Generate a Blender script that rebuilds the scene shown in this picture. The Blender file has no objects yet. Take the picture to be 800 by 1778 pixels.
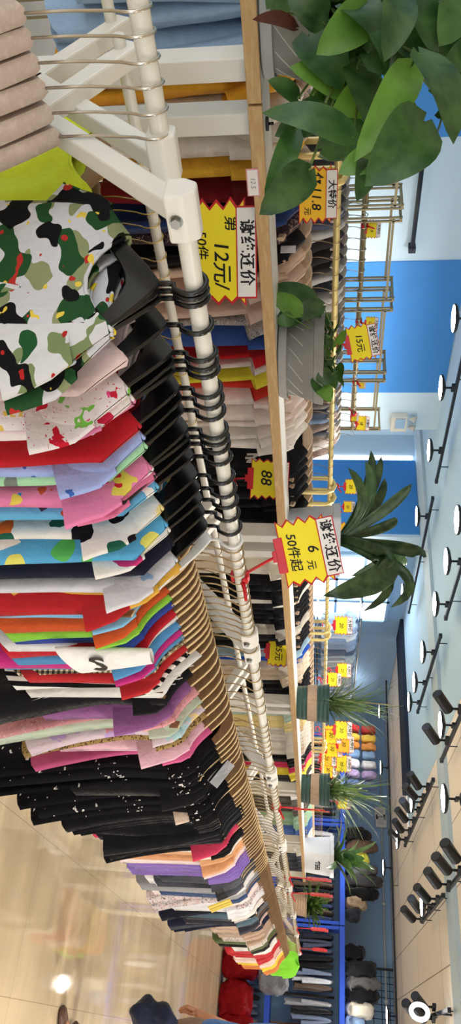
import bpy, math, random
from mathutils import Vector, Matrix
R_ = random.Random(7)
PI = math.pi
SC = bpy.context.scene
COL = SC.collection
V = Vector

# ------------------------------------------------------------------ camera
# world axes: x runs along the rack row, y away from the aisle, z up; lengths in metres
FPX, HX = 1330.0, 565.0
FOV_Y = 36.0
CAM = V((-0.648, -0.906, 1.60))
FW0 = V((0.819, 0.574, 0.0)).normalized()
RT0 = V((0.574, -0.819, 0.0)).normalized()
UP0 = V((0, 0, 1))
_pt = math.atan((HX - 400) / FPX)
FW = FW0 * math.cos(_pt) - UP0 * math.sin(_pt)
UPc = UP0 * math.cos(_pt) + FW0 * math.sin(_pt)
_rl = 0.019
RT = RT0 * math.cos(_rl) + UPc * math.sin(_rl)
UPc = UPc * math.cos(_rl) - RT0 * math.sin(_rl)

def make_camera():
    cd = bpy.data.cameras.new('camera')
    cd.sensor_fit = 'VERTICAL'
    cd.sensor_height = 36.0
    cd.sensor_width = 36.0
    cd.lens = 36.0 * FPX / 1778.0
    cd.clip_start = 0.02
    cd.clip_end = 200
    o = bpy.data.objects.new('camera', cd)
    COL.objects.link(o)
    ax, ay, az = UPc, -RT, -FW          # the phone was held on its side
    m = Matrix(((ax.x, ay.x, az.x, CAM.x), (ax.y, ay.y, az.y, CAM.y), (ax.z, ay.z, az.z, CAM.z), (0, 0, 0, 1)))
    o.matrix_world = m
    SC.camera = o
make_camera()

def ray(u, x):
    return FW + RT * ((u - 889.0) / FPX) + UPc * ((x - 400.0) / FPX)
def at_y(u, x, y):
    d = ray(u, x); k = (y - CAM.y) / d.y; return CAM + d * k
def at_x(u, x, X):
    d = ray(u, x); k = (X - CAM.x) / d.x; return CAM + d * k
def at_z(u, x, z):
    d = ray(u, x); k = (z - CAM.z) / d.z; return CAM + d * k
def at_d(u, x, Z):
    return CAM + ray(u, x) * Z
def t_of(u, y):
    """x of the line at this y seen at column u"""
    k = (u - 889.0) / FPX
    s = y - CAM.y
    return s * (.819 + .574 * k) / (.574 - .819 * k) + CAM.x

# ------------------------------------------------------------------ materials
def lin(c):
    return tuple((v / 12.92 if v <= .04045 else ((v + .055) / 1.055) ** 2.4) for v in c)
def rgb(r, g, b):
    return lin((r / 255., g / 255., b / 255.)) + (1.0,)
MATS = {}
class NT:
    def __init__(self, name, rough=.8, metal=0, spec=.3):
        self.m = bpy.data.materials.new(name)
        self.m.use_nodes = True
        self.t = self.m.node_tree
        self.n = self.t.nodes
        self.b = self.n['Principled BSDF']
        self.b.inputs['Roughness'].default_value = rough
        self.b.inputs['Metallic'].default_value = metal
        self.b.inputs['Specular IOR Level'].default_value = spec
        MATS[name] = self.m
    def node(self, typ, **kw):
        nd = self.n.new(typ)
        for k, v in kw.items():
            if k.startswith('i_'):
                nd.inputs[int(k[2:])].default_value = v
            else:
                setattr(nd, k, v)
        return nd
    def link(self, a, b):
        self.t.links.new(a, b)
    def coord(self, scale=(1, 1, 1), gen='Object', rot=(0, 0, 0), loc=(0, 0, 0)):
        tc = self.node('ShaderNodeTexCoord')
        mp = self.node('ShaderNodeMapping')
        mp.inputs['Scale'].default_value = scale
        mp.inputs['Rotation'].default_value = rot
        mp.inputs['Location'].default_value = loc
        self.link(tc.outputs[gen], mp.inputs['Vector'])
        return mp.outputs[0]
    def noise(self, vec, scale, detail=3, rough=.55):
        nd = self.node('ShaderNodeTexNoise')
        nd.inputs['Scale'].default_value = scale
        nd.inputs['Detail'].default_value = detail
        nd.inputs['Roughness'].default_value = rough
        if vec is not None:
            self.link(vec, nd.inputs['Vector'])
        return nd
    def ramp(self, fac, stops, interp='LINEAR'):
        r = self.node('ShaderNodeValToRGB')
        cr = r.color_ramp
        cr.interpolation = interp
        while len(cr.elements) < len(stops):
            cr.elements.new(.5)
        for e, (p, c) in zip(cr.elements, stops):
            e.position = p
            e.color = c
        if fac is not None:
            self.link(fac, r.inputs[0])
        return r.outputs[0]
    def mix(self, fac, a, b, mode='MIX'):
        nd = self.node('ShaderNodeMix', data_type='RGBA', blend_type=mode)
        for sock, v in ((nd.inputs[0], fac), (nd.inputs[6], a), (nd.inputs[7], b)):
            if hasattr(v, 'is_linked'):
                self.link(v, sock)
            else:
                sock.default_value = v
        return nd.outputs[2]
    def math(self, op, a, b=0.0):
        nd = self.node('ShaderNodeMath', operation=op)
        for sock, v in ((nd.inputs[0], a), (nd.inputs[1], b)):
            if hasattr(v, 'is_linked'):
                self.link(v, sock)
            else:
                sock.default_value = v
        return nd.outputs[0]
    def col(self, c):
        if hasattr(c, 'is_linked'):
            self.link(c, self.b.inputs['Base Color'])
        else:
            self.b.inputs['Base Color'].default_value = c
    def bump(self, h, strength=.3, dist=.01):
        bp = self.node('ShaderNodeBump')
        bp.inputs['Strength'].default_value = strength
        bp.inputs['Distance'].default_value = dist
        self.link(h, bp.inputs['Height'])
        self.link(bp.outputs[0], self.b.inputs['Normal'])

def vary(c, k):
    return tuple(max(0, min(1, v * k)) for v in c[:3]) + (1.0,)

def m_plain(name, c, rough=.5, metal=0, spec=.4, var=.06, scale=30, bump=0):
    w = NT(name, rough, metal, spec)
    v = w.coord()
    n = w.noise(v, scale)
    w.col(w.ramp(n.outputs[0], [(.3, vary(c, 1 - var)), (.7, vary(c, 1 + var))]))
    if bump:
        w.bump(n.outputs[0], bump, .004)
    return w.m

def m_cloth(name, c, var=.08):
    w = NT(name, .9, 0, .12)
    w.b.inputs['Sheen Weight'].default_value = .15
    v = w.coord()
    n = w.noise(v, 14, 4)
    w.col(w.ramp(n.outputs[0], [(.3, vary(c, 1 - var)), (.7, vary(c, 1 + var))]))
    w.bump(n.outputs[0], .5, .03)
    return w.m

def m_print(name, base, palette, scale=14, rad=.32, share=.6, distort=.25, second=None):
    """cloth printed with scattered blobs, each in one colour of the palette"""
    w = NT(name, .88, 0, .12)
    v = w.coord((.35, 1, 1))
    n0 = w.noise(v, scale * 1.1, 2)
    dv = w.mix(.04 * distort * 4, v, n0.outputs[1], 'ADD')
    vo = w.node('ShaderNodeTexVoronoi')
    vo.inputs['Scale'].default_value = scale
    vo.inputs['Randomness'].default_value = .8
    w.link(dv, vo.inputs['Vector'])
    sep = w.node('ShaderNodeSeparateColor')
    w.link(vo.outputs['Color'], sep.inputs[0])
    near = w.math('LESS_THAN', vo.outputs['Distance'], rad)
    on = w.math('LESS_THAN', sep.outputs[0], share)
    k = len(palette)
    pc = w.ramp(sep.outputs[1], [(i / k, p) for i, p in enumerate(palette)], 'CONSTANT')
    c = w.mix(w.math('MULTIPLY', near, on), base, pc)
    if second:
        vo2 = w.node('ShaderNodeTexVoronoi')
        vo2.inputs['Scale'].default_value = scale * 3.2
        w.link(dv, vo2.inputs['Vector'])
        c = w.mix(w.math('LESS_THAN', vo2.outputs['Distance'], .17), c, second)
    n = w.noise(v, 14, 4)
    w.col(c)
    w.bump(n.outputs[0], .5, .03)
    return w.m

def m_camo(name, base, layers, scale=9):
    w = NT(name, .88, 0, .12)
    v = w.coord((.5, 1, 1))
    c = base
    for i, (colr, thr, sc) in enumerate(layers):
        vv = w.coord((.5, .8, 1.15), loc=(3.1 * i, 1.7 * i, 5.3 * i))
        n = w.noise(vv, scale * sc, 1.2, .4)
        c = w.mix(w.math('GREATER_THAN', n.outputs[0], thr), c, colr)
    w.col(c)
    n = w.noise(v, 14, 4)
    w.bump(n.outputs[0], .5, .03)
    return w.m

def m_stripe(name, a, b, freq=40, axis=2, duty=.5):
    w = NT(name, .88, 0, .12)
    v = w.coord()
    s = w.node('ShaderNodeSeparateXYZ')
    w.link(v, s.inputs[0])
    f = w.math('FRACT', w.math('MULTIPLY', s.outputs[axis], freq))
    w.col(w.mix(w.math('LESS_THAN', f, duty), a, b))
    n = w.noise(v, 14, 4)
    w.bump(n.outputs[0], .3, .02)
    return w.m

def m_check(name, a, b, c, freq=60):
    w = NT(name, .88, 0, .12)
    v = w.coord()
    s = w.node('ShaderNodeSeparateXYZ')
    w.link(v, s.inputs[0])
    f1 = w.math('LESS_THAN', w.math('FRACT', w.math('MULTIPLY', s.outputs[1], freq)), .5)
    f2 = w.math('LESS_THAN', w.math('FRACT', w.math('MULTIPLY', s.outputs[2], freq)), .5)
    w.col(w.ramp(w.math('DIVIDE', w.math('ADD', f1, f2), 2.01), [(0, a), (.3, b), (.8, c)], 'CONSTANT'))
    return w.m

def m_wood(name, a, b, scale=6, rough=.5, stretch=(1, 12, 12), ring=3.0):
    w = NT(name, rough, 0, .3)
    v = w.coord(stretch)
    n = w.noise(v, scale, 5)
    w.col(w.ramp(n.outputs[0], [(.3, a), (.52, b), (.7, vary(a, .92))]))
    w.bump(n.outputs[0], .08, .003)
    return w.m

def m_emit(name, c, strength):
    w = NT(name)
    w.b.inputs['Emission Color'].default_value = c
    w.b.inputs['Emission Strength'].default_value = strength
    w.col(c)
    return w.m

def m_leaf(name, stops, rough=.35, trans=.25):
    w = NT(name, rough, 0, .5)
    g = w.node('ShaderNodeNewGeometry')
    v = w.coord()
    n = w.noise(v, 22, 3)
    c = w.ramp(g.outputs['Random Per Island'], stops)
    c = w.mix(.22, c, w.ramp(n.outputs[0], [(.35, (.01, .04, .01, 1)), (.65, (.25, .42, .12, 1))]))
    w.col(c)
    if trans:
        tr = w.node('ShaderNodeBsdfTranslucent')
        w.link(w.mix(.5, c, (.12, .3, .02, 1)), tr.inputs[0])
        mx = w.node('ShaderNodeMixShader')
        mx.inputs[0].default_value = trans
        w.link(w.b.outputs[0], mx.inputs[1])
        w.link(tr.outputs[0], mx.inputs[2])
        out = [q for q in w.n if q.type == 'OUTPUT_MATERIAL'][0]
        w.link(mx.outputs[0], out.inputs[0])
    return w.m

def m_film(name, c, trans=.6, rough=.2):
    w = NT(name, rough, 0, .5)
    w.b.inputs['Transmission Weight'].default_value = trans
    w.b.inputs['IOR'].default_value = 1.1
    v = w.coord()
    n = w.noise(v, 12, 4)
    w.col(w.ramp(n.outputs[0], [(.3, vary(c, .8)), (.7, vary(c, 1.15))]))
    w.bump(n.outputs[0], .8, .03)
    return w.m

M = MATS
m_plain('white_paint', rgb(226, 224, 217), .42, 0, .4, .04, 9)
m_plain('white_rail', rgb(222, 221, 212), .3, 0, .5, .04, 30)
m_plain('old_white', rgb(205, 204, 196), .5, 0, .4, .06, 12)
m_plain('steel', rgb(200, 195, 185), .25, 1, .5, .05)
m_plain('bolt_steel', rgb(150, 150, 145), .35, 1, .5, .05)
m_plain('wire', rgb(168, 146, 108), .35, .8, .5, .05)
m_plain('brass_wire', rgb(190, 165, 110), .3, .9, .5, .05)
m_plain('gold', rgb(232, 212, 142), .32, .35, .5, .04)
m_plain('bronze', rgb(150, 138, 105), .35, .6, .5, .05)
m_plain('black_plastic', rgb(16, 16, 18), .22, 0, .55, .2)
m_plain('clear_white_plastic', rgb(232, 232, 228), .25, 0, .5, .03)
m_plain('red_plastic', rgb(205, 20, 36), .3, 0, .5, .06)
m_plain('sign_yellow', rgb(246, 226, 40), .5, 0, .3, .02)
m_plain('sign_orange', rgb(246, 190, 40), .5, 0, .3, .04)
m_plain('sign_red', rgb(196, 32, 40), .5, 0, .3, .04)
m_plain('sign_white', rgb(236, 232, 228), .5, 0, .3, .02)
m_plain('ink', rgb(18, 16, 18), .5, 0, .3, .02)
m_plain('marker_ink', rgb(14, 12, 10), .5, 0, .3, .02)
m_plain('spot_black', rgb(13, 15, 19), .4, 0, .4, .1)
m_plain('track_black', rgb(22, 30, 44), .45, 0, .4, .1)
m_plain('blue_steel', rgb(38, 78, 190), .4, 0, .4, .06)
m_plain('concrete_pot', rgb(150, 148, 142), .7, 0, .25, .08, 18, .2)
m_plain('saucer_grey', rgb(186, 186, 184), .6, 0, .3, .04, 12)
m_plain('white_pot', rgb(216, 218, 222), .35, 0, .45, .03)
m_plain('green_pot', rgb(46, 74, 66), .4, 0, .4, .08)
m_plain('label_tan', rgb(176, 148, 124), .6, 0, .3, .12, 60)
m_plain('soil', rgb(66, 50, 38), .95, 0, .1, .4, 60, .5)
m_plain('dry_leaf', rgb(74, 40, 28), .7, 0, .2, .2)
m_plain('stem_green', rgb(96, 120, 60), .5, 0, .3, .1)
m_plain('skin', rgb(196, 142, 108), .5, 0, .35, .04, 12)
m_plain('hair', rgb(30, 24, 22), .5, 0, .3, .2, 80)
m_plain('eye', rgb(30, 24, 20), .2)
m_plain('lip', rgb(160, 84, 78), .4)
m_plain('bracelet', rgb(200, 130, 60), .3, .6)
m_plain('shoe_brown', rgb(92, 66, 54), .5, 0, .4, .35, 60)
m_cloth('denim_shirt', rgb(74, 118, 176))
m_cloth('khaki', rgb(134, 110, 88))
m_cloth('navy_dark', rgb(26, 32, 52), .3)
m_wood('edge_wood', rgb(204, 172, 124), rgb(186, 150, 102), 5, .55, (2.5, 16, 16))
m_wood('hanger_wood', rgb(142, 112, 80), rgb(128, 98, 68), 8, .5, (10, 3, 14))
m_wood('hanger_pale', rgb(206, 190, 178), rgb(188, 170, 158), 8, .55, (10, 3, 14))
m_wood('hanger_cream', rgb(222, 196, 168), rgb(206, 176, 146), 8, .5, (10, 3, 14))
m_wood('hanger_edge', rgb(232, 206, 160), rgb(220, 190, 140), 8, .5, (10, 3, 14))
m_wood('hanger_grey', rgb(196, 186, 172), rgb(178, 168, 154), 8, .5, (10, 3, 14))
m_leaf('pothos_leaf', [(0, rgb(24, 52, 30)), (.45, rgb(36, 74, 38)), (.8, rgb(48, 92, 44)), (.93, rgb(104, 152, 56)), (1, rgb(134, 184, 64))])
m_leaf('broad_leaf', [(0, rgb(20, 42, 32)), (.6, rgb(36, 66, 44)), (1, rgb(70, 104, 70))], .28, .12)
m_leaf('blade_leaf', [(0, rgb(48, 66, 44)), (.5, rgb(86, 108, 68)), (.85, rgb(126, 138, 96)), (1, rgb(150, 120, 90))], .5, .2)
m_leaf('dark_leaf', [(0, rgb(22, 40, 34)), (1, rgb(52, 84, 56))], .35, .12)
m_leaf('fern_leaf', [(0, rgb(40, 70, 34)), (1, rgb(104, 132, 62))], .5, .25)
m_film('red_bag', rgb(140, 22, 26), .15, .25)
m_film('grey_bag', rgb(150, 150, 156), .3, .22)
m_emit('lamp_glow', (1, .97, .92, 1), 22)
m_emit('ring_glow', (1, .97, .94, 1), 6)
m_emit('window_glow', (.86, .94, 1, 1), 2.6)
m_emit('strip_glow', (.9, .96, 1, 1), 3.0)

# ------------------------------------------------------------------ mesh helpers
class MB:
    def __init__(self):
        self.v, self.f = [], []
    def box(self, c, s, rot=None):
        b = len(self.v)
        for dx in (-.5, .5):
            for dy in (-.5, .5):
                for dz in (-.5, .5):
                    p = V((dx * s[0], dy * s[1], dz * s[2]))
                    if rot is not None:
                        p = rot @ p
                    self.v.append(V(c) + p)
        for q in ((0, 1, 3, 2), (4, 6, 7, 5), (0, 4, 5, 1), (2, 3, 7, 6), (0, 2, 6, 4), (1, 5, 7, 3)):
            self.f.append(tuple(b + i for i in q))
        return self
    def bar(self, a, b, w, h, up=(0, 0, 1)):
        a, b = V(a), V(b)
        d = (b - a).normalized()
        u = V(up)
        if abs(d.dot(u)) > .98:
            u = V((0, 1, 0))
        sx = d.cross(u).normalized()
        uz = sx.cross(d)
        m = Matrix((d, sx, uz)).transposed()
        return self.box((a + b) / 2, ((b - a).length, w, h), m)
    def loft(self, loops, closed=True, caps=True):
        b = len(self.v)
        n = len(loops[0])
        for lp in loops:
            self.v.extend(V(p) for p in lp)
        for i in range(len(loops) - 1):
            for j in range(n if closed else n - 1):
                j2 = (j + 1) % n
                self.f.append((b + i * n + j, b + i * n + j2, b + (i + 1) * n + j2, b + (i + 1) * n + j))
        if caps and closed:
            self.f.append(tuple(b + j for j in reversed(range(n))))
            self.f.append(tuple(b + (len(loops) - 1) * n + j for j in range(n)))
        return self
    def tube(self, pts, r, n=8, caps=True):
        pts = [V(p) for p in pts]
        rr = r if isinstance(r, (list, tuple)) else [r] * len(pts)
        loops = []
        up = None
        for i, p in enumerate(pts):
            d = (pts[min(i + 1, len(pts) - 1)] - pts[max(i - 1, 0)]).normalized()
            if up is None:
                up = V((0, 0, 1)) if abs(d.z) < .9 else V((1, 0, 0))
            sx = d.cross(up).normalized()
            up = sx.cross(d).normalized()
            loops.append([p + (sx * math.cos(2 * PI * k / n) + up * math.sin(2 * PI * k / n)) * rr[i] for k in range(n)])
        return self.loft(loops, True, caps)
    def lathe(self, prof, n=24, c=(0, 0, 0)):
        loops = [[V(c) + V((r * math.cos(2 * PI * k / n), r * math.sin(2 * PI * k / n), z)) for k in range(n)] for r, z in prof]
        return self.loft(loops)
    def prism(self, poly, y0, y1):
        """polygon in local x,z pushed along y"""
        b = len(self.v)
        n = len(poly)
        self.v += [V((p[0], y0, p[1])) for p in poly] + [V((p[0], y1, p[1])) for p in poly]
        self.f.append(tuple(b + i for i in range(n)))
        self.f.append(tuple(b + n + i for i in reversed(range(n))))
        for i in range(n):
            j = (i + 1) % n
            self.f.append((b + j, b + i, b + n + i, b + n + j))
        return self
    def grid(self, rows):
        b = len(self.v)
        n = len(rows[0])
        for r in rows:
            self.v.extend(V(p) for p in r)
        for i in range(len(rows) - 1):
            for j in range(n - 1):
                self.f.append((b + i * n + j, b + i * n + j + 1, b + (i + 1) * n + j + 1, b + (i + 1) * n + j))
        return self
    def mesh(self, name, smooth=False):
        me = bpy.data.meshes.new(name)
        me.from_pydata([tuple(p) for p in self.v], [], self.f)
        me.update()
        if smooth:
            me.shade_smooth() if smooth is True else None
            if smooth == 'auto':
                me.shade_smooth()
                try:
                    me.set_sharp_from_angle(angle=math.radians(40))
                except Exception:
                    pass
        return me

def place(name, me, mat, parent=None, loc=None, bevel=0):
    o = bpy.data.objects.new(name, me)
    COL.objects.link(o)
    if mat is not None:
        if not me.materials:
            me.materials.append(None)
        o.material_slots[0].link = 'OBJECT'
        o.material_slots[0].material = M[mat] if isinstance(mat, str) else mat
    if parent is not None:
        o.parent = parent
    if loc is not None:
        o.location = loc
    if bevel:
        bm = o.modifiers.new('bevel', 'BEVEL')
        bm.width = bevel
        bm.segments = 2
        bm.limit_method = 'ANGLE'
    return o

USED = set()
ORD = 'second third fourth fifth sixth seventh eighth ninth tenth eleventh twelfth thirteenth fourteenth fifteenth sixteenth seventeenth eighteenth nineteenth twentieth'.split()
ORDS = ['first'] + ORD
def uniq(label):
    l, i = label, 0
    while l in USED:
        l = ORD[i] + ' ' + label
        i += 1
    USED.add(l)
    return l
def tag(o, label, cat, group=None, share=False):
    o['label'] = label if share else uniq(label)
    o['category'] = cat
    if group:
        o['group'] = group
    return o
def thing(name, label, cat, loc=(0, 0, 0), rz=0, group=None, share=False):
    o = bpy.data.objects.new(name, None)
    COL.objects.link(o)
    o.empty_display_size = .05
    o.location = loc
    o.rotation_euler = (0, 0, rz)
    return tag(o, label, cat, group, share)
def struct(name, mb, mat, smooth=False):
    o = place(name, mb.mesh(name, smooth), mat)
    o['kind'] = 'structure'
    return o
TXT = {}
def text_mesh(s, bold=0.0, shear=0.0):
    k = (s, bold, shear)
    if k not in TXT:
        c = bpy.data.curves.new('lettering', 'FONT')
        c.body = s
        c.align_x = 'CENTER'
        c.align_y = 'CENTER'
        c.offset = bold
        c.shear = shear
        c.resolution_u = 3
        o = bpy.data.objects.new('lettering', c)
        COL.objects.link(o)
        bpy.context.view_layer.update()
        me = bpy.data.meshes.new_from_object(o.evaluated_get(bpy.context.evaluated_depsgraph_get()))
        me.transform(Matrix.Rotation(PI / 2, 4, 'X'))
        bpy.data.objects.remove(o)
        TXT[k] = me
    return TXT[k]
def put_text(s, parent, x, y, z, size, mat='ink', bold=.02, rot=0.0, name='lettering', shear=0.0):
    o = place(name, text_mesh(s, bold, shear), mat, parent)
    o.location = (x, y, z)
    o.scale = (size, size, size)
    o.rotation_euler = (0, rot, 0)
    return o
# ------------------------------------------------------------------ setting
CEIL = 3.0
TX = CAM.x            # distances along the row measured from the camera: x = TX + d
def make_setting():
    w = NT('floor_tile', .12, 0, .5)
    v = w.coord()
    br = w.node('ShaderNodeTexBrick')
    br.offset = 0
    br.inputs['Scale'].default_value = 1.0
    br.inputs['Mortar Size'].default_value = .0016
    br.inputs['Brick Width'].default_value = .8
    br.inputs['Row Height'].default_value = .8
    br.inputs['Color1'].default_value = rgb(218, 198, 164)
    br.inputs['Color2'].default_value = rgb(214, 194, 160)
    br.inputs['Mortar'].default_value = rgb(160, 140, 112)
    w.link(v, br.inputs['Vector'])
    n = w.noise(w.coord((1.2, .35, 1)), 2.2, 5)
    st = w.ramp(n.outputs[0], [(.42, (.86, .85, .84, 1)), (.58, (1, 1, 1, 1))])
    c = w.mix(1.0, br.outputs[0], st, 'MULTIPLY')
    n3 = w.noise(w.coord((.5, 2.2, 1), rot=(0, 0, .5)), 2.6, 6, .7)
    c = w.mix(w.ramp(n3.outputs[0], [(.6, (0, 0, 0, 1)), (.68, (.38, .38, .38, 1))]), c, rgb(176, 170, 164))
    w.col(c)
    n2 = w.noise(w.coord((1, 1, 1)), 3, 4)
    w.link(w.ramp(n2.outputs[0], [(.35, (.03, .03, .03, 1)), (.75, (.1, .1, .1, 1))]), w.b.inputs['Roughness'])
    struct('floor', MB().box((8, 2, -.05), (26, 22, .1)), 'floor_tile')

    m_plain('ceiling_blue', rgb(174, 206, 232), .7, 0, .2, .02, 2)
    m_plain('wall_pale', rgb(196, 220, 240), .6, 0, .25, .02, 2)
    m_plain('wall_blue', rgb(64, 138, 216), .55, 0, .3, .03, 2)
    m_plain('wall_far_blue', rgb(140, 172, 204), .6, 0, .25, .03, 2)
    m_plain('dark_void', rgb(30, 40, 58), .7, 0, .2, .1, 2)
    m_plain('beam_pale', rgb(176, 196, 210), .6, 0, .25, .03, 3)
    w = NT('ceiling_planks', .5, 0, .3)
    br = w.node('ShaderNodeTexBrick')
    br.offset = 0
    br.inputs['Scale'].default_value = 1.0
    br.inputs['Mortar Size'].default_value = .006
    br.inputs['Brick Width'].default_value = 2.4
    br.inputs['Row Height'].default_value = .62
    br.inputs['Color1'].default_value = rgb(238, 230, 218)
    br.inputs['Color2'].default_value = rgb(232, 222, 208)
    br.inputs['Mortar'].default_value = rgb(120, 112, 104)
    w.link(w.coord(), br.inputs['Vector'])
    w.col(br.outputs[0])

    yb = CAM.y + 3.1
    y6 = CAM.y + 6.7
    # ceilings
    struct('ceiling', MB().box((TX + 4.2, (yb + 10) / 2, CEIL + .05), (17.6, 10 - yb, .1)), 'ceiling_blue')
    struct('ceiling.001', MB().box((TX + 8.5, (yb - 8) / 2, CEIL + .055), (26.2, yb + 8, .1)), 'ceiling_planks')
    struct('ceiling.002', MB().box((TX + 17, (yb + 10) / 2, CEIL + .055), (7.6, 10 - yb, .1)), 'ceiling_planks')
    struct('trim_1', MB().box((TX + 9.05, .5, CEIL - .01), (.5, 18, .06)), 'beam_pale')
    struct('trim_2', MB().box((TX + 12.75, (CAM.y + 3.6 + 10) / 2, CEIL - .02), (.8, 10 - CAM.y - 3.6, .08)), 'dark_void')
    # long wall beside the racks, the recess and the far end
    xa, xb = TX - 3.0, TX + 7.63
    struct('wall_left', MB().box(((xa + xb) / 2, y6 + .1, CEIL / 2), (xb - xa, .2, CEIL)), 'wall_pale')
    struct('wall_recess', MB().box((xb - .1, y6 + 1.6, CEIL / 2), (.2, 2.8, CEIL)), 'wall_pale')
    struct('wall_recess.001', MB().box((TX + 9.8, CAM.y + 7.4, CEIL / 2), (.2, 2.0, CEIL)), 'wall_pale')
    struct('wall_recess.002', MB().box((TX + 8.7, CAM.y + 8.5, CEIL / 2), (2.4, .2, CEIL)), 'wall_pale')
    y7 = CAM.y + 6.42
    struct('wall_far_left', MB().box((TX + 13.4, y7 + .1, CEIL / 2), (7.2, .2, CEIL)), 'wall_far_blue')
    struct('wall_far', MB().box((TX + 16.95, 1.5, CEIL / 2), (.3, 11, CEIL)), 'wall_far_blue')
    # painted blue panels
    def panel(i, u0, u1):
        a, b = t_of(u0, y6), t_of(u1, y6)
        struct('trim_%d' % i, MB().box(((a + b) / 2, y6 - .006, CEIL / 2), (b - a, .012, CEIL - .02)), 'wall_blue')
    panel(3, -300, 246)
    panel(4, 456, 679)
    ya, yc = CAM.y + 8.2 - .35, CAM.y + 6.45
    struct('trim_5', MB().box((TX + 9.69, (ya + yc) / 2, CEIL / 2), (.02, ya - yc, CEIL - .02)), 'wall_blue')
    struct('trim_6', MB().box((TX + 9.69, ya + .06, 1.9), (.03, .06, 2.1)), 'strip_glow')
    # bright windows on the far part of the long wall
    a, b = t_of(955, y7), t_of(1068, y7)
    struct('window_1', MB().box(((a + b) / 2, y7 - .01, 2.02), (b - a, .02, 1.3)), 'window_glow')
    fr = MB()
    for k in range(4):
        x = a + (b - a) * k / 3
        fr.box((x, y7 - .03, 2.02), (.07, .05, 1.36))
    for z in (1.36, 1.8, 2.24, 2.68):
        fr.box(((a + b) / 2, y7 - .03, z), (b - a, .05, .045))
    f = place('window_frame', fr.mesh('window_frame'), 'wall_far_blue')
    f['kind'] = 'structure'
    struct('baseboard_far', MB().box((TX + 16.77, 1.5, .05), (.03, 11, .1)), 'old_white')
make_setting()

# ------------------------------------------------------------------ white racks in the aisle row
def chamfer_block(mb, c, s):
    mb.box(c, s)
def rail_caps(): pass
RACK_N = 0
def make_rack(x0, x1, yo, zf, label):
    """V-armed double rail rack; rails at y=yo (high) and y=yo+.45 (low)"""
    root = thing('clothes_rack', label, 'clothes rack', (0, 0, 0), 0, 'white double rail racks in the aisle row')
    yb, zb = yo + .45, zf - .16
    place('front_rail', MB().tube([(x0 + .02, yo, zf), (x1 - .02, yo, zf)], .0142, 16).mesh('rail', 'auto'), 'white_rail', root)
    place('back_rail', MB().tube([(x0 + .02, yb, zb), (x1 - .02, yb, zb)], .0108, 14).mesh('rail', 'auto'), 'white_rail', root)
    yc = yo + .25
    for x, sg in ((x0 + .055, 1), (x1 - .028, -1)):
        place('post', MB().bar((x, yc, .04), (x, yc, zf - .245), .045, .03, (1, 0, 0)).mesh('post'), 'white_paint', root, bevel=.003)
        a = place('arm', MB().bar((x, yc + .01, zf - .262), (x, yo - .012, zf + .012), .03, .032, (1, 0, 0)).mesh('arm'), 'white_paint', root, bevel=.004)
        place('arm', MB().bar((x, yc, zf - .27), (x, yb + .02, zb + .02), .034, .032, (1, 0, 0)).mesh('arm'), 'white_paint', root, bevel=.004)
        bk = MB()
        bk.prism([(-.021, -.02), (.021, -.02), (.023, .004), (.012, .023), (-.012, .023), (-.023, .004)], -.036, .036)
        blk = bk.mesh('end_block')
        blk.transform(Matrix.Rotation(PI / 2, 4, 'Z'))
        o = place('end_block', blk, 'white_paint', root, (x + (.0 if sg > 0 else -.012), yo, zf), bevel=.004)
        bt = MB().tube([(0, -.022, -.006), (0, -.030, -.006)], .0075, 6).tube([(0, -.020, -.006), (0, -.0235, -.006)], .0095, 16)
        if not (yo > .1 and sg < 0):
            place('bolt', bt.mesh('bolt'), 'bolt_steel', o)
        place('foot', MB().bar((x, yc - .02, .02), (x, yb + .2, .02), .045, .04).mesh('foot'), 'white_paint', root, bevel=.004)
    return root
RZ = 1.403            # height of the long front rail
XS = [-.112, 1.27, 2.49, 3.75, 5.01, 6.27, 7.53, 9.2]
make_rack(-1.38, .0, .165, 1.352, 'white double rail rack nearest the camera carrying the thick pale adult hangers')
RL = ['white double rail rack carrying the black plastic kids hangers',
      'white rack after the black hangers, between the big red price clip and the grey fringe',
      'third white rack of the row, hung with long black dresses',
      'fourth white rack of the row, hung with purple and peach blouses',
      'fifth white rack of the row, hung with grey and white tops',
      'sixth white rack of the row, hung with navy and tan clothes',
      'last white rack of the row, ending with the lime green tee']
for i in range(7):
    make_rack(XS[i] + .004, XS[i + 1] - .004, 0.0, RZ, RL[i])

# ------------------------------------------------------------------ shelf with the plants
SY0, SY1, SZ = .90, 1.165, 1.432
def make_shelf(x0, x1, label, post_inset=.06):
    root = thing('display_shelf', label, 'shelf', (0, 0, 0), 0, 'wood edged shelf units along the row')
    place('shelf_board', MB().box(((x0 + x1) / 2, (SY0 + SY1) / 2 + .01, SZ - .014), (x1 - x0, SY1 - SY0 - .02, .028)).mesh('board'), 'white_paint', root, bevel=.002)
    place('wood_edge', MB().box(((x0 + x1) / 2, SY0, SZ - .014), (x1 - x0, .02, .034)).mesh('edge'), 'edge_wood', root, bevel=.002)
    for x in (x0 + post_inset, x1 - post_inset):
        place('post', MB().box((x, SY0 + .06, (SZ - .03) / 2), (.052, .07, SZ - .03)).mesh('post'), 'white_paint', root, bevel=.003)
        place('side_rail', MB().box((x, (SY0 + SY1) / 2, .3), (.03, SY1 - SY0 - .08, .04)).mesh('side_rail'), 'white_paint', root)
    for z in (.3,):
        place('low_board', MB().box(((x0 + x1) / 2, (SY0 + SY1) / 2, z + .03), (x1 - x0 - .06, SY1 - SY0 - .06, .02)).mesh('low_board'), 'white_paint', root)
    return root
JX = [-1.75, .262, 2.232, 4.21, 6.19, 8.15, 10.15]
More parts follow.
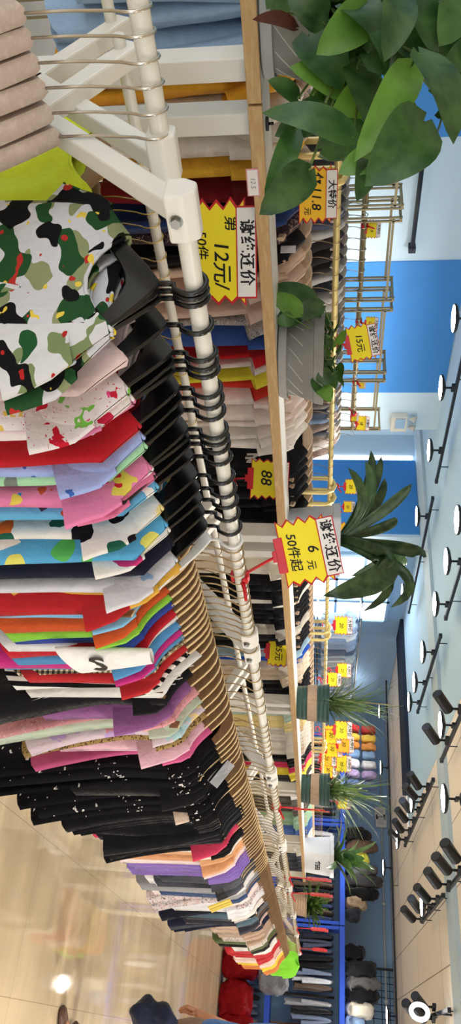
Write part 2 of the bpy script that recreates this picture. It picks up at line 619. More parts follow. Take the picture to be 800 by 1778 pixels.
SL = ['wood edged shelf unit under the big trailing pothos',
      'wood edged shelf unit under the small potted pothos',
      'wood edged shelf unit under the strap leaved plant in white pot',
      'wood edged shelf unit under the first green pot',
      'wood edged shelf unit under the second green pot',
      'last wood edged shelf unit, under the white pot with dark leaves']
for i in range(6):
    make_shelf(JX[i] + .003, JX[i + 1] - .003, SL[i])

# ------------------------------------------------------------------ gold rail and bronze racks
GY, GZ = 1.45, 1.62
def gold_rack(x0, x1, label):
    root = thing('gold_rack', label, 'clothes rack', (0, 0, 0), 0, 'gold rails behind the plant shelf')
    place('rail', MB().tube([(x0, GY, GZ), (x1, GY, GZ)], .0115, 12).mesh('rail', 'auto'), 'gold', root)
    for x in (x0 + .05, x1 - .05):
        pts = [(x, GY - .045, .02), (x, GY - .045, GZ - .02), (x, GY - .03, GZ + .012), (x, GY, GZ + .024), (x, GY + .03, GZ + .012), (x, GY + .045, GZ - .02), (x, GY + .045, .02)]
        place('loop_post', MB().tube(pts, .0115, 10).mesh('loop_post', 'auto'), 'gold', root)
        place('foot', MB().tube([(x, GY - .15, .015), (x, GY + .3, .015)], .015, 8).mesh('foot', 'auto'), 'gold', root)
    return root
gx = [-1.4, t_of(252, GY) + .06, t_of(840, GY) + .05, t_of(1085, GY) + .05, t_of(1285, GY) + .05, 7.9]
GL = ['gold rail rack behind the big trailing pothos', 'gold rail rack with red, blue and white tees', 'gold rail rack behind the strap leaved plant',
      'gold rail rack between the strap leaved plant and first green pot', 'gold rail rack behind the green pots']
for i in range(5):
    gold_rack(gx[i] + .0, gx[i + 1] - .0, GL[i])

BY = CAM.y + 4.0
def bronze_rack(x0, x1, label, top=2.0, y=BY):
    root = thing('bronze_rack', label, 'clothes rack', (0, 0, 0), 0, 'tall bronze frame racks near the blue wall')
    for x in (x0, x1):
        for yy in (y - .1, y + .1):
            pm = MB().box((x - .011, yy, top / 2), (.009, .012, top)).box((x + .011, yy, top / 2), (.009, .012, top))
            place('post', pm.mesh('post'), 'bronze', root)
        place('top_bar', MB().box((x, y, top - .01), (.022, .22, .014)).mesh('bar'), 'bronze', root)
    for yy in (y - .1, y + .1):
        place('top_rail', MB().box(((x0 + x1) / 2, yy, top - .05), (x1 - x0, .012, .014)).mesh('rail'), 'bronze', root)
        place('hanging_rail', MB().tube([(x0, yy, 1.79), (x1, yy, 1.79)], .013, 8).mesh('hang_rail', 'auto'), 'bronze', root)
    return root
bx = [t_of(u, BY) for u in (-20, 345, 503, 628, 725)]
bronze_rack(bx[0], bx[1] - .0, 'tall bronze frame rack behind the big trailing pothos')
bronze_rack(bx[1] + .08, bx[2], 'tall bronze frame rack with an empty upper frame before the white wall strip')
bronze_rack(bx[2] + .08, bx[3], 'tall bronze frame rack carrying the pair of yellow price signs')
bronze_rack(bx[3] + .08, bx[4], 'tall bronze frame rack farthest along, before the white wall box')
# ------------------------------------------------------------------ hangers
def arms_mesh(half, nd, drop, h0, h1, th, power=1.25, wave=0.0, n=17, flare=0):
    loops = []
    for i in range(n):
        a = -1 + 2 * i / (n - 1)
        q = abs(a)
        zt = -nd - drop * (q ** power) + wave * math.sin(q * PI * 1.0) * (.5 - q)
        h = h0 + (h1 - h0) * q ** .8
        t = th * (1 + flare * q)
        y = a * half
        c = .25 * t
        loops.append([V((-t / 2, y, zt - c)), V((-t / 2, y, zt - h + c)), V((-t / 2 + c, y, zt - h)), V((t / 2 - c, y, zt - h)),
                      V((t / 2, y, zt - h + c)), V((t / 2, y, zt - c)), V((t / 2 - c, y, zt)), V((-t / 2 + c, y, zt))])
    return MB().loft(loops)
def edge_strip(half, nd, drop, th, power, wave, n=17):
    loops = []
    for i in range(n):
        a = -1 + 2 * i / (n - 1)
        q = abs(a)
        zt = -nd - drop * (q ** power) + wave * math.sin(q * PI) * (.5 - q)
        y = a * half * .995
        t = th * .8
        loops.append([V((-t / 2, y, zt - .002)), V((t / 2, y, zt - .002)), V((t / 2, y, zt + .0012)), V((-t / 2, y, zt + .0012))])
    return MB().loft(loops)
def hook_mesh(rail, wr, rh, nd, n=6, lean=.0):
    cz = rail + wr - rh
    pts = [V((0, 0, -nd - .008)), V((0, 0, -nd * .75)), V((0, -.002, -nd * .6)), V((0, -rh * .55, cz - rh * 1.05))]
    for k in range(0, 12):
        a = math.radians(212 - k * 22)
        pts.append(V((lean * k / 11, rh * math.cos(a), cz + rh * math.sin(a))))
    return MB().tube(pts, wr, n)
HP = {}
ARM = {   # half span, neck drop, arm drop, power, wave
    'black': (.140, .05, .105, 1.05, .012), 'clear': (.140, .05, .105, 1.05, .012), 'adult': (.21, .15, .165, 1.0, .012), 'wood': (.168, .1, .115, 1.1, .05),
    'woodfar': (.168, .1, .115, 1.1, .05), 'back': (.19, .1, .085, 1.2, .04), 'short': (.19, .06, .085, 1.2, .04), 'cream': (.2, .085, .085, 1.2, .04), 'grey': (.19, .09, .08, 1.2, .04), 'none': (.2, .02, .07, 1.1, 0)}
def arm_z(kind, y):
    half, nd, drop, pw, wave = ARM[kind]
    q = abs(y) / half
    if q <= 1:
        return -nd - drop * (q ** pw) + wave * math.sin(q * PI) * (.5 - q)
    return -nd - drop - drop * pw * .9 * (q - 1)
def hproto(kind):
    if kind in HP:
        return HP[kind]
    if kind == 'black':
        p = dict(arms=arms_mesh(.140, .05, .105, .052, .02, .008, 1.05, .012), hook=hook_mesh(.0142, .0042, .0225, .05, 8), am='black_plastic', hm='black_plastic', nd=.05)
    elif kind == 'clear':
        p = dict(arms=arms_mesh(.140, .05, .105, .03, .014, .007, 1.05, .012), hook=hook_mesh(.0142, .0034, .021, .05, 8), am='clear_white_plastic', hm='clear_white_plastic', nd=.05)
    elif kind == 'adult':
        p = dict(arms=arms_mesh(.21, .15, .165, .05, .06, .027, 1.0, .012, 17, .2), hook=hook_mesh(.0142, .0022, .024, .15, 8), am='hanger_pale', hm='steel', nd=.15)
    elif kind == 'wood':
        p = dict(arms=arms_mesh(.168, .1, .115, .042, .026, .011, 1.1, .05), hook=hook_mesh(.0142, .002, .021, .1, 6), am='hanger_wood', hm='wire', nd=.1,
                 edge=edge_strip(.168, .1, .115, .011, 1.1, .05))
    elif kind == 'woodfar':
        p = dict(arms=arms_mesh(.168, .1, .115, .042, .026, .011, 1.1, .05, 13), hook=hook_mesh(.0142, .0022, .021, .1, 4), am='hanger_wood', hm='wire', nd=.1)
    elif kind == 'back':
        p = dict(arms=arms_mesh(.19, .1, .085, .045, .024, .014, 1.2, .04, 11), hook=hook_mesh(.0108, .0016, .02, .1, 5), am='hanger_wood', hm='brass_wire', nd=.1)
    elif kind == 'short':
        p = dict(arms=arms_mesh(.19, .06, .085, .045, .024, .014, 1.2, .04, 11), hook=hook_mesh(.0108, .0016, .02, .06, 6), am='hanger_wood', hm='brass_wire', nd=.06)
    elif kind == 'cream':
        p = dict(arms=arms_mesh(.2, .085, .085, .05, .024, .014, 1.2, .04, 13), hook=hook_mesh(.0115, .0016, .02, .085, 5), am='hanger_cream', hm='wire', nd=.085)
    elif kind == 'grey':
        p = dict(arms=arms_mesh(.19, .09, .08, .05, .024, .014, 1.2, .04, 9), hook=hook_mesh(.013, .003, .021, .09, 4), am='hanger_grey', hm='steel', nd=.09)
    for k in ('arms', 'hook', 'edge'):
        if k in p:
            p[k] = p[k].mesh('hanger_' + k, 'auto' if k == 'arms' else True)
    HP[kind] = p
    return p
def hanger(kind, x, y, z, rz, label, group):
    p = hproto(kind)
    root = thing('clothes_hanger', label, 'hanger', (x, y, z), rz, group)
    place('hanger_arms', p['arms'], p['am'], root)
    place('hook', p['hook'], p['hm'], root)
    if 'edge' in p:
        e = place('pale_edge', p['edge'], 'hanger_edge', root)
        e['label'] = 'pale cut edge of the wooden hanger'
    return root

# ------------------------------------------------------------------ garments
GP = {}
#            shoulder chest hem  len  neck drop th  fold sleeve(len, half height, angle)
GK = {   # shoulder, chest, hem, length, neck, thickness, fold, sleeve (length, half height, angle)
    'kid_tee':   (.158, .165, .178, .46, .085, .0135, .008, (.10, .05, 76)),
    'kid_top':   (.158, .165, .172, .46, .08, .013, .007, (.28, .045, 84)),
    'tank':      (.12, .145, .165, .44, .08, .012, .007, None),
    'dress':     (.15, .15, .23, .70, .09, .014, .016, (.09, .045, 76)),
    'trousers':  (.11, .12, .115, .85, .04, .014, .007, None),
    'shorts':    (.14, .15, .165, .36, .04, .016, .010, None),
    'blouse':    (.182, .185, .20, .58, .10, .014, .012, (.16, .06, 77)),
    'tee':       (.20, .215, .225, .66, .085, .0165, .013, (.16, .075, 74)),
    'jacket':    (.20, .22, .23, .68, .07, .024, .014, (.5, .06, 84)),
    'shawl':     (.185, .19, .20, .5, .06, .016, .010, None),
}
def gproto(kind, hk, seed, lo=False, Lr=None):
    key = (kind, hk, seed, lo, Lr)
    if key in GP:
        return GP[key]
    rr = random.Random(seed * 101 + len(kind) * 7)
    ws, wc, wh, L, neck, th, fold, sl = GK[kind]
    L = Lr or L
    if sl:
        add = max(0, ARM[hk][0] + .012 - ws)
        ws, wc, wh = ws + add, wc + add, wh + add
    na, nb = (15, 7) if lo else (25, 13)
    flat = kind in ('trousers', 'shorts')
    nd = ARM[hk][1]
    z0 = -nd
    p1, p2, p3 = rr.uniform(0, 6), rr.uniform(0, 6), rr.uniform(0, 6)
    k1, k2 = rr.uniform(4, 6), rr.uniform(8, 12)
    lean = rr.uniform(-.012, .012)
    def ztop(y, front):
        q = abs(y)
        if flat:
            return z0 - .035 if hk != 'none' else z0
        if q >= neck:
            return arm_z(hk, q) + .004
        dip = (.05 if front else .018) * (1 - (q / neck) ** 2)
        return arm_z(hk, neck) + .004 - dip
    loops = []
    for j in range(-1, nb):
        b = max(0, j) / (nb - 1)
        bb = b ** 1.15
        if bb < .3:
            W = ws + (wc - ws) * (bb / .3)
        else:
            W = wc + (wh - wc) * ((bb - .3) / .7) ** 1.2
        lp = []
        for side in (1, -1):
            rng = range(na) if side == 1 else range(na - 2, 0, -1)
            for i in rng:
                a = -1 + 2 * i / (na - 1)
                y = a * W
                zt = ztop(a * ws, side == -1)
                z = zt * (1 - bb) + (z0 - L) * bb + .006 * bb * math.sin(5 * a + p3) + .04 * (a ** 8) * bb ** 3
                full = min(1, b * 7) if abs(a * ws) > neck else 1
                t = th * (1 - a ** 8) * (.62 + .38 * full) + .0012
                fx = 1.25 * fold * (b ** .6) * (math.sin(k1 * a + p1 + b * 2) + .55 * math.sin(k2 * a + p2 - b)) + lean * b
                fx += (.3 * fold) * math.sin(11 * b + 3 * a + p3) * b
                if j < 0:
                    z += .005 if abs(a * ws) >= neck * .98 else .001
                    if abs(a * ws) >= neck * .98:
                        t = .0008
                lp.append(V((side * t + fx, y, z)))
        loops.append(lp)
    res = {'body': MB().loft(loops, True, False).mesh(kind + '_body', True), 'nd': nd}
    rows = []
    for k in range(24):
        a = 2 * PI * k / 24
        y = neck * .995 * math.cos(a)
        rows.append(V(((th + .002) * math.sin(a), y, ztop(y, math.sin(a) < 0) + .001)))
    mb = MB()
    mb.tube(rows + [rows[0]], .0034, 5, False)
    res['neckband'] = mb.mesh(kind + '_neckband', True)
    if sl:
        for nm, sgn in (('near', -1), ('far', 1)):
            ln, hh, ang = sl
            ang = math.radians(min(88, ang + rr.uniform(-6, 7)))
            d = V((rr.uniform(-.12, .12), sgn * math.cos(ang), -math.sin(ang)))
            pz = V((0, math.sin(ang) * sgn, math.cos(ang)))
            st = V((0, sgn * (ws - hh * .75), arm_z(hk, ws * .8) - .012))
            loops = []
            ns, npt = (4, 8) if lo else (7, 14)
            for c in range(ns):
                q = c / (ns - 1)
                h = hh * (1 + .1 * q) * (.7 + .3 * min(1, q * 3))
                t = th * (.75 + .45 * q)
                cc = st + d * ln * q + V((fold * .7 * math.sin(3 * q + p1), 0, 0))
                loops.append([cc + pz * h * math.cos(2 * PI * k / npt) + V((t * math.sin(2 * PI * k / npt) * (1 + .25 * math.sin(4 * 2 * PI * k / npt + p2)), 0, 0)) for k in range(npt)])
            res[nm] = MB().loft(loops, True, False).mesh(kind + '_sleeve', True)
    GP[key] = res
    return res

CLOTH = {}
def cloth(c):
    if isinstance(c, str):
        return M[c]
    if c not in CLOTH:
        g = .3 * c[0] + .59 * c[1] + .11 * c[2]
        CLOTH[c] = m_cloth('cloth_%d_%d_%d' % c, rgb(*[v + (g - v) * .1 for v in c]))
    return CLOTH[c]

CATS = {'kid_tee': ('kids_tee', 'tee', 'shirt'), 'kid_top': ('kids_blouse', 'top', 'shirt'), 'tank': ('tank_top', 'tank top', 'shirt'), 'dress': ('dress', 'dress', 'dress'),
        'trousers': ('trousers', 'trousers', 'trousers'), 'shorts': ('shorts', 'shorts', 'shorts'), 'blouse': ('blouse', 'blouse', 'shirt'),
        'tee': ('tshirt', 'tee', 'shirt'), 'jacket': ('jacket', 'jacket', 'jacket'), 'shawl': ('shawl', 'shawl', 'shawl')}
def garment(kind, col, hk, x, y, z, rz, label, group, seed=0, sc=(1, 1, 1), lo=False, sleeves=True, trim=None, name=None):
    p = gproto(kind, hk, seed, lo, round(GK[kind][3] * sc[2] / .03) * .03)
    sc = (sc[0], sc[1], 1)
    nm, _, cat = CATS[kind]
    root = thing(name or nm, label, cat, (x, y, z), rz, group)
    mat = cloth(col)
    off = V((0, 0, 0))
    root.scale = (1, 1, 1)
    def add(n, me, m):
        o = place(n, me, m, root)
        # widths and lengths differ between garments; the neck stays on the hanger
        o.scale = sc
        o.location = (0, 0, (sc[2] - 1) * p['nd'])
        return o
    add('body', p['body'], mat)
    if kind not in ('trousers', 'shorts', 'shawl'):
        nb = add('neckband', p['neckband'], cloth(trim) if trim else mat)
        if trim:
            nb['label'] = 'neckband in another colour'
    if 'near' in p and sleeves:
        add('sleeve', p['near'], mat)
        add('sleeve', p['far'], mat)
    return root

# printed cloths -----------------------------------------------------
W_ = rgb(232, 230, 228)
K_ = rgb(24, 22, 26)
m_camo('camo_green', rgb(206, 206, 212), [(rgb(140, 148, 108), .535, 1.1), (rgb(38, 78, 44), .55, 1.0), (rgb(20, 20, 22), .56, 1.05), (rgb(180, 50, 44), .7, 2.2), (rgb(226, 200, 80), .72, 2.5)], 19)
m_camo('camo_red', rgb(214, 214, 216), [(rgb(124, 140, 96), .57, 1.4), (rgb(36, 84, 48), .57, 1.5), (rgb(20, 20, 22), .6, 1.6), (rgb(176, 40, 40), .68, 2.4)], 16)
m_print('dots_blue', rgb(214, 222, 240), [rgb(150, 190, 230), rgb(240, 216, 60)], 22, .28, .6)
m_print('candy', rgb(228, 220, 222), [rgb(196, 32, 52), rgb(120, 190, 80), rgb(222, 190, 90), rgb(226, 80, 140), rgb(200, 40, 60)], 30, .34, .62, .6, rgb(200, 60, 90))
m_print('pink_candy', rgb(234, 226, 226), [rgb(222, 90, 150), rgb(200, 40, 70), rgb(236, 214, 90)], 17, .36, .5, .5)
m_print('pink_shapes', rgb(228, 132, 176), [rgb(56, 130, 206), rgb(206, 84, 60), rgb(136, 90, 190), rgb(204, 40, 60), rgb(226, 204, 90)], 20, .34, .55, .6)
m_print('black_dots', rgb(232, 230, 224), [K_, K_, rgb(222, 104, 44), rgb(236, 216, 150), rgb(36, 96, 76)], 20, .40, .6, .15)
m_print('blue_apples', rgb(92, 172, 220), [rgb(92, 184, 96), rgb(226, 222, 110)], 15, .34, .5, .2)
m_print('blue_bears', rgb(104, 178, 222), [rgb(170, 70, 50), rgb(236, 236, 232), rgb(60, 60, 90)], 20, .28, .5, .3)
m_print('red_trucks', rgb(234, 230, 226), [rgb(188, 34, 52), rgb(210, 60, 120), rgb(236, 206, 70)], 13, .33, .5, .5)
m_print('lilac_cats', rgb(216, 216, 224), [rgb(164, 136, 176), rgb(196, 160, 120), rgb(200, 220, 110), rgb(150, 180, 220)], 17, .3, .42, .6)
m_print('green_text', rgb(168, 218, 174), [rgb(120, 130, 120), rgb(216, 232, 214)], 18, .3, .5, .8)
m_print('lilac_dots', rgb(160, 178, 232), [rgb(60, 100, 180)], 40, .25, .5)
m_print('floral', rgb(214, 196, 206), [rgb(190, 160, 210), rgb(240, 210, 150), rgb(226, 150, 160), rgb(176, 206, 214)], 16, .5, .8, .9)
m_print('leopard', rgb(168, 140, 90), [rgb(56, 42, 28), rgb(88, 66, 40)], 60, .42, .8, .5)
m_print('lace_pink', rgb(222, 158, 162), [rgb(186, 116, 124), rgb(236, 190, 190)], 46, .3, .9, .8)
m_print('black_florets', rgb(20, 19, 23), [rgb(214, 210, 206), rgb(190, 186, 184)], 21, .2, .7, 1.2)
m_print('speckled', rgb(206, 196, 196), [rgb(120, 90, 90), rgb(60, 56, 70), rgb(190, 120, 110)], 60, .4, .8, .6)
m_print('dot_grey', rgb(206, 196, 188), [rgb(150, 140, 136)], 50, .32, .9, .1)
m_stripe('bw_stripe', rgb(236, 234, 230), K_, 42, 1, .5)
m_stripe('tint_stripe', rgb(226, 226, 222), rgb(170, 180, 190), 36, 2, .5)
m_check('gingham', rgb(44, 36, 32), rgb(120, 104, 84), rgb(216, 202, 172), 70)
m_print('pattern_dark', rgb(70, 58, 62), [rgb(170, 150, 150), rgb(40, 32, 40)], 50, .4, .8, .8)
m_print('heather', rgb(170, 168, 168), [rgb(90, 90, 94), rgb(214, 210, 206)], 60, .4, .7, .8)

ROWN = 'aisle row'
gA = 'pale adult hangers on the nearest rack'
ya, za = .165, 1.352
for i, u in enumerate((-52, -8, 38, 84, 130, 176, 219)):
    if u < -20:
        continue
    nmz = ('nearest the picture edge', 'second from the picture edge', 'third from the picture edge', 'with its hook mid rail', 'second from the rail end block', 'closest to the rail end block')
    hanger('adult', t_of(u, ya), ya, za, math.radians(R_.uniform(-9, -5)), 'thick pale wooden adult hanger, empty, ' + nmz[i - 1], gA)
# the yellow-green tee on the low rail
GB = 'clothes on the low back rail'
def on_back(x, desc, col, yb=.45, zb=RZ - .16, kind='tee', sc=(.9, .85, .8), hg='back', rz=0):
    lab = desc + ' on the low back rail'
    hanger(hg, x, yb, zb, rz, 'wooden low rail hanger holding the ' + desc, 'hangers on the low back rails')
    garment(kind, col, hg, x, yb, zb, rz, lab, GB, R_.randrange(3), sc)
on_back(.13, 'neon yellow green tee with white neck tag', (204, 222, 30), .45, RZ - .16, 'tee', (.9, 1.05, .8), 'short', math.radians(4))

blk = [(487, 'kid_tee', 'camo_green', 'white tee with large green and black camouflage patches', 1.14),
       (500, 'kid_tee', 'camo_red', 'white tee with green, black and red camouflage patches', 1.1),
       (513, 'kid_tee', 'dots_blue', 'pale blue tee with small blue and yellow dots', 1.0),
       (560, 'kid_top', (234, 206, 204), 'pale pink top with an orange dotted round patch', .98),
       (609, 'kid_tee', 'candy', 'white tee printed with green sweets and red strawberries', 1.1),
       (624, 'kid_tee', 'pink_candy', 'white tee with pink striped sweets', 1.0),
       (639, 'kid_tee', (222, 120, 166), 'rose pink tee with a yellow cuff', .96),
       (672, 'kid_tee', (196, 28, 38), 'red tee with a white face patch', 1.02),
       (690, 'kid_tee', 'lilac_dots', 'lilac blue tee with a spotted sleeve', .98),
       (711, 'kid_tee', 'green_text', 'mint green tee with grey lettered patches', .98),
       (744, 'kid_tee', 'pink_shapes', 'pink tee with blue, orange and purple shapes', 1.08),
       (758, 'kid_tee', (226, 226, 226), 'white tee with a round grey badge and black text', 1.0),
       (770, 'kid_tee', (226, 116, 160), 'bright pink tee with plain sleeves', .9),
       (792, 'kid_tee', 'blue_bears', 'sky blue tee with small red and brown figures', .98),
       (825, 'kid_tee', 'black_dots', 'white tee with big black dots and orange dots', 1.04),
       (848, 'kid_tee', 'blue_apples', 'sky blue tee with green apples', 1.08),
       (868, 'kid_tee', 'red_trucks', 'white tee with red trucks', 1.0),
       (890, 'kid_tee', (28, 30, 50), 'plain navy tee', 1.0),
       (914, 'kid_tee', 'lilac_cats', 'pale grey tee with lilac cats', 1.06)]
gH = 'black plastic kids hangers'
gT = 'kids clothes on the black hangers'
BLK = []
for i, (u, kind, col, desc, w) in enumerate(blk):
    x = t_of(u, 0)
    rz = math.radians(R_.uniform(-8, 8))
    hanger('black', x, 0, RZ, rz, 'black plastic hanger holding the ' + desc, gH)
    BLK.append(garment(kind, col, 'black', x, 0, RZ, rz, desc + ' on a black hanger', gT, i % 4, (1, w, 1.1 * w), sleeves=i % 2 == 0 or i < 2))
x = t_of(938, 0)
hanger('clear', x, 0, RZ, 0, 'white plastic hanger holding the yellow and pink thin tee', gH)
garment('kid_tee', (232, 176, 60), 'clear', x, 0, RZ, 0, 'thin yellow tee on a white plastic hanger', gT, 1, (1, .9, 1))

def ellipse_patch(par, x, y, z, ry, rz, mat, name='patch', n=20):
    mb = MB()
    mb.prism([(ry * math.cos(2 * PI * k / n), rz * math.sin(2 * PI * k / n)) for k in range(n)], -.0012, .0012)
    me = mb.mesh(name)
    me.transform(Matrix.Rotation(-PI / 2, 4, 'Z'))
    o = place(name, me, mat, par)
    o.location = (x, y, z)
    return o
def ytext(par, s, x, y, z, size, mat='ink', bold=.02, tilt=0):
    o = put_text(s, par, x, y, z, size, mat, bold, 0)
    o.rotation_euler = (tilt, 0, -PI / 2)      # reads on the face that looks towards the aisle's start
    return o

# ------------------------------------------------------------------ the long wooden hanger run
row = [
 ('kid_tee', (196, 34, 40), 'cherry red tee', .46), ('kid_tee', (120, 184, 224), 'light blue tee', .46), ('kid_tee', (214, 84, 34), 'burnt orange tee', .46),
 ('kid_tee', (136, 214, 60), 'lime green tee', .45), ('kid_tee', (50, 70, 170), 'royal blue tee', .46), ('kid_tee', (206, 30, 44), 'scarlet tee', .48),
 ('kid_tee', (226, 226, 228), 'white tee', .5), ('kid_tee', (80, 148, 206), 'mid blue tee', .48), ('kid_tee', (206, 44, 130), 'magenta tee', .5),
 ('kid_tee', (84, 150, 200), 'steel blue tee', .48), ('kid_tee', 'gingham', 'brown gingham shirt', .52), ('kid_tee', (200, 40, 44), 'red tee', .5),
 ('kid_tee', 'bw_stripe', 'black and white striped tee', .52),
 ('shawl', (228, 226, 222), 'white feathery fringed shawl', .5), ('dress', (24, 23, 27), 'plain black dress', .6), ('blouse', (150, 90, 150), 'purple blouse', .52),
 ('dress', 'lace_pink', 'dusty pink lace dress', .62), ('dress', (176, 190, 168), 'sheer sage green dress', .66), ('dress', 'floral', 'sheer pastel floral dress', .62),
 ('dress', 'leopard', 'brown leopard print dress', .64), ('blouse', (228, 178, 196), 'pale pink blouse', .58), ('dress', (216, 92, 146), 'hot pink dress', .66),
 ('dress', 'black_florets', 'long black dress with white florets', .9), ('blouse', (26, 25, 29), 'black blouse with white paper tag', .66), ('dress', 'black_florets', 'shorter black dress with white florets', .84),
 ('blouse', (224, 196, 176), 'peach blouse with black lace trim', .6), ('dress', (22, 21, 26), 'black dress', .74), ('jacket', (24, 24, 30), 'black jacket', .68),
 ('blouse', (222, 60, 96), 'coral pink blouse', .7), ('dress', (20, 20, 24), 'jet black dress', .7), ('blouse', (230, 222, 214), 'cream blouse', .66),
 ('blouse', (222, 160, 112), 'peach orange blouse', .66), ('blouse', (228, 206, 206), 'blush blouse', .7), ('blouse', (118, 84, 170), 'purple tee', .7),
 ('blouse', (132, 100, 184), 'violet blouse', .7), ('tee', (74, 76, 86), 'dark grey tee with yellow stripes', .6), ('blouse', (220, 214, 214), 'off white blouse', .7),
 ('tee', (150, 150, 154), 'grey marl tee', .72), ('tee', (52, 74, 116), 'denim blue tee', .68), ('blouse', (232, 214, 210), 'shell pink blouse', .7),
 ('dress', 'speckled', 'speckled grey dress', .74), ('tee', (224, 222, 226), 'white cotton tee', .68), ('tee', (214, 212, 216), 'pale grey tee', .7),
 ('blouse', (236, 228, 220), 'ivory blouse', .66), ('dress', (28, 32, 48), 'navy dress', .8), ('tee', (92, 122, 140), 'washed denim tee', .7),
 ('tee', (60, 62, 74), 'charcoal tee', .68), ('blouse', (226, 190, 180), 'rose beige blouse', .66), ('dress', (30, 34, 58), 'midnight blue dress', .78),
 ('blouse', (196, 164, 142), 'tan blouse', .55), ('blouse', (188, 160, 138), 'fawn blouse', .52), ('tee', 'dot_grey', 'beige dotted blouse', .5),
 ('tee', (92, 104, 66), 'olive green tee', .55), ('tee', (26, 26, 28), 'black tee', .55), ('blouse', (230, 226, 222), 'milk white blouse', .5),
 ('tee', (200, 44, 50), 'bright red tee', .54), ('blouse', (226, 180, 170), 'salmon blouse', .52), ('tee', (232, 204, 190), 'nude pink tee', .52),
 ('tee', (238, 204, 60), 'golden yellow tee', .54), ('tee', (222, 130, 60), 'amber tee', .52)]
first_x, n1 = .775, 13
xs, k = [], 0
for i in range(13):
    xs.append(first_x + .034 * i)
x = xs[-1] + .045
while x < 9.0:
    if xs[-1] < 1.80 <= x or xs[-1] < 2.2 <= x:
        x += .075
    xs.append(x)
    x += (.066 if x < 1.75 else .052 if x < 2.9 else .062 if x < 5 else .078)
MARK = [(1.80, 21), (2.10, 22), (2.18, 23), (2.42, 24), (2.46, 25), (2.72, 26), (2.92, 27), (3.04, 28), (3.14, 29), (3.2, 30), (3.34, 31), (3.4, 32), (3.56, 33), (3.72, 34), (3.95, 35), (4.1, 36),
        (4.22, 37), (4.32, 38), (4.46, 39), (4.6, 40), (4.75, 41), (4.9, 42), (5.05, 43), (5.2, 44), (5.36, 45), (5.5, 46), (5.65, 47), (5.85, 48), (6.1, 49), (6.3, 50), (6.5, 51), (6.75, 52), (7.0, 53), (7.3, 54),
        (7.7, 55), (7.95, 56), (8.2, 57), (8.6, 58), (9.2, 59)]
def row_at(i, x):
    if i < 21:
        return row[i]
    return row[[m for xe, m in MARK if x <= xe][0]]
prev = 'white plastic hanger'
ROWOBJ = {}
runs = {}
items = [row_at(i, x) for i, x in enumerate(xs)]
for i, x in enumerate(xs):
    if abs(min((x - q for q in XS), key=abs)) < .022:
        x += .045
    kind, col, desc, L = items[i]
    L *= R_.uniform(.94, 1.06)
    near = x < 4.2
    sd = R_.randrange(4)
    rz = math.radians(R_.uniform(-5, 5))
    GL_ = GK[kind][3]
    sz = L / GL_
    runs[desc] = runs.get(desc, -1) + 1
    dn = desc if runs[desc] == 0 else ORDS[runs[desc]] + ' ' + desc
    hanger('wood' if near else 'woodfar', x, 0, RZ, rz, 'brown wooden hanger holding the ' + dn, 'brown wooden hangers in the aisle row')
    lab = '%s beside the %s, aisle row' % (desc, prev) if prev != desc else dn + ' of its run, aisle row'
    g = garment(kind, col, 'wood', x, 0, RZ, rz, lab, 'clothes on the brown wooden hangers', sd, (.8 if x > 1.2 else .9, R_.uniform(.92, 1.06) * (.95 if kind in ('tee', 'jacket') else 1), sz), lo=x > 3.6)
    ROWOBJ.setdefault(desc, []).append(g)
    prev = desc
garment('tee', (130, 226, 50), 'none', XS[-1] + .03, -.06, RZ + .045, math.radians(42), 'vivid lime green tee draped over the far end of the aisle rail', 'clothes on the brown wooden hangers', 1, (1, .9, .55))
# prints and small parts on the near garments ------------------------
def on(desc):
    return [o for o in BLK if o['label'].startswith(desc)][0]
o = on('red tee'); e = ellipse_patch(o, -.024, -.05, -.20, .05, .026, cloth((236, 234, 236))); e['label'] = 'white face patch'
o = on('pale pink'); e = ellipse_patch(o, -.022, .0, -.2, .034, .034, cloth((226, 140, 30))); e['label'] = 'orange round patch'
o = on('white tee with a round')
e = ellipse_patch(o, -.024, .03, -.25, .05, .05, cloth((150, 146, 148))); e['label'] = 'round grey badge'
ytext(o, 'N', -.0265, .03, -.25, .06)
ytext(o, 'S', -.0265, .03, -.25, .06)
ytext(o, '服装', -.026, -.1, -.2, .022)
ytext(o, '衣品', -.026, -.11, -.235, .022)
wt = ROWOBJ['white tee'][0]
rows = []
for i in range(9):
    q = i / 8
    z, hx, hy = -.19 - .19 * q, .03 + .028 * q, .012 + .004 * math.sin(3 * q)
    rows.append([V((-.02 + hx * math.cos(2 * PI * k / 18), -.196 - .02 * q + hy * math.sin(2 * PI * k / 18), z + .02 * math.cos(2 * PI * k / 18) * q)) for k in range(18)])
sl = place('folded_sleeve', MB().loft(rows, True, False).mesh('folded_sleeve', True), cloth((232, 230, 228)), wt)
sl['label'] = 'white sleeve with a black letter S'
o = put_text('S', sl, -.02, -.2245, -.31, .085, 'ink', .03, math.radians(-90))
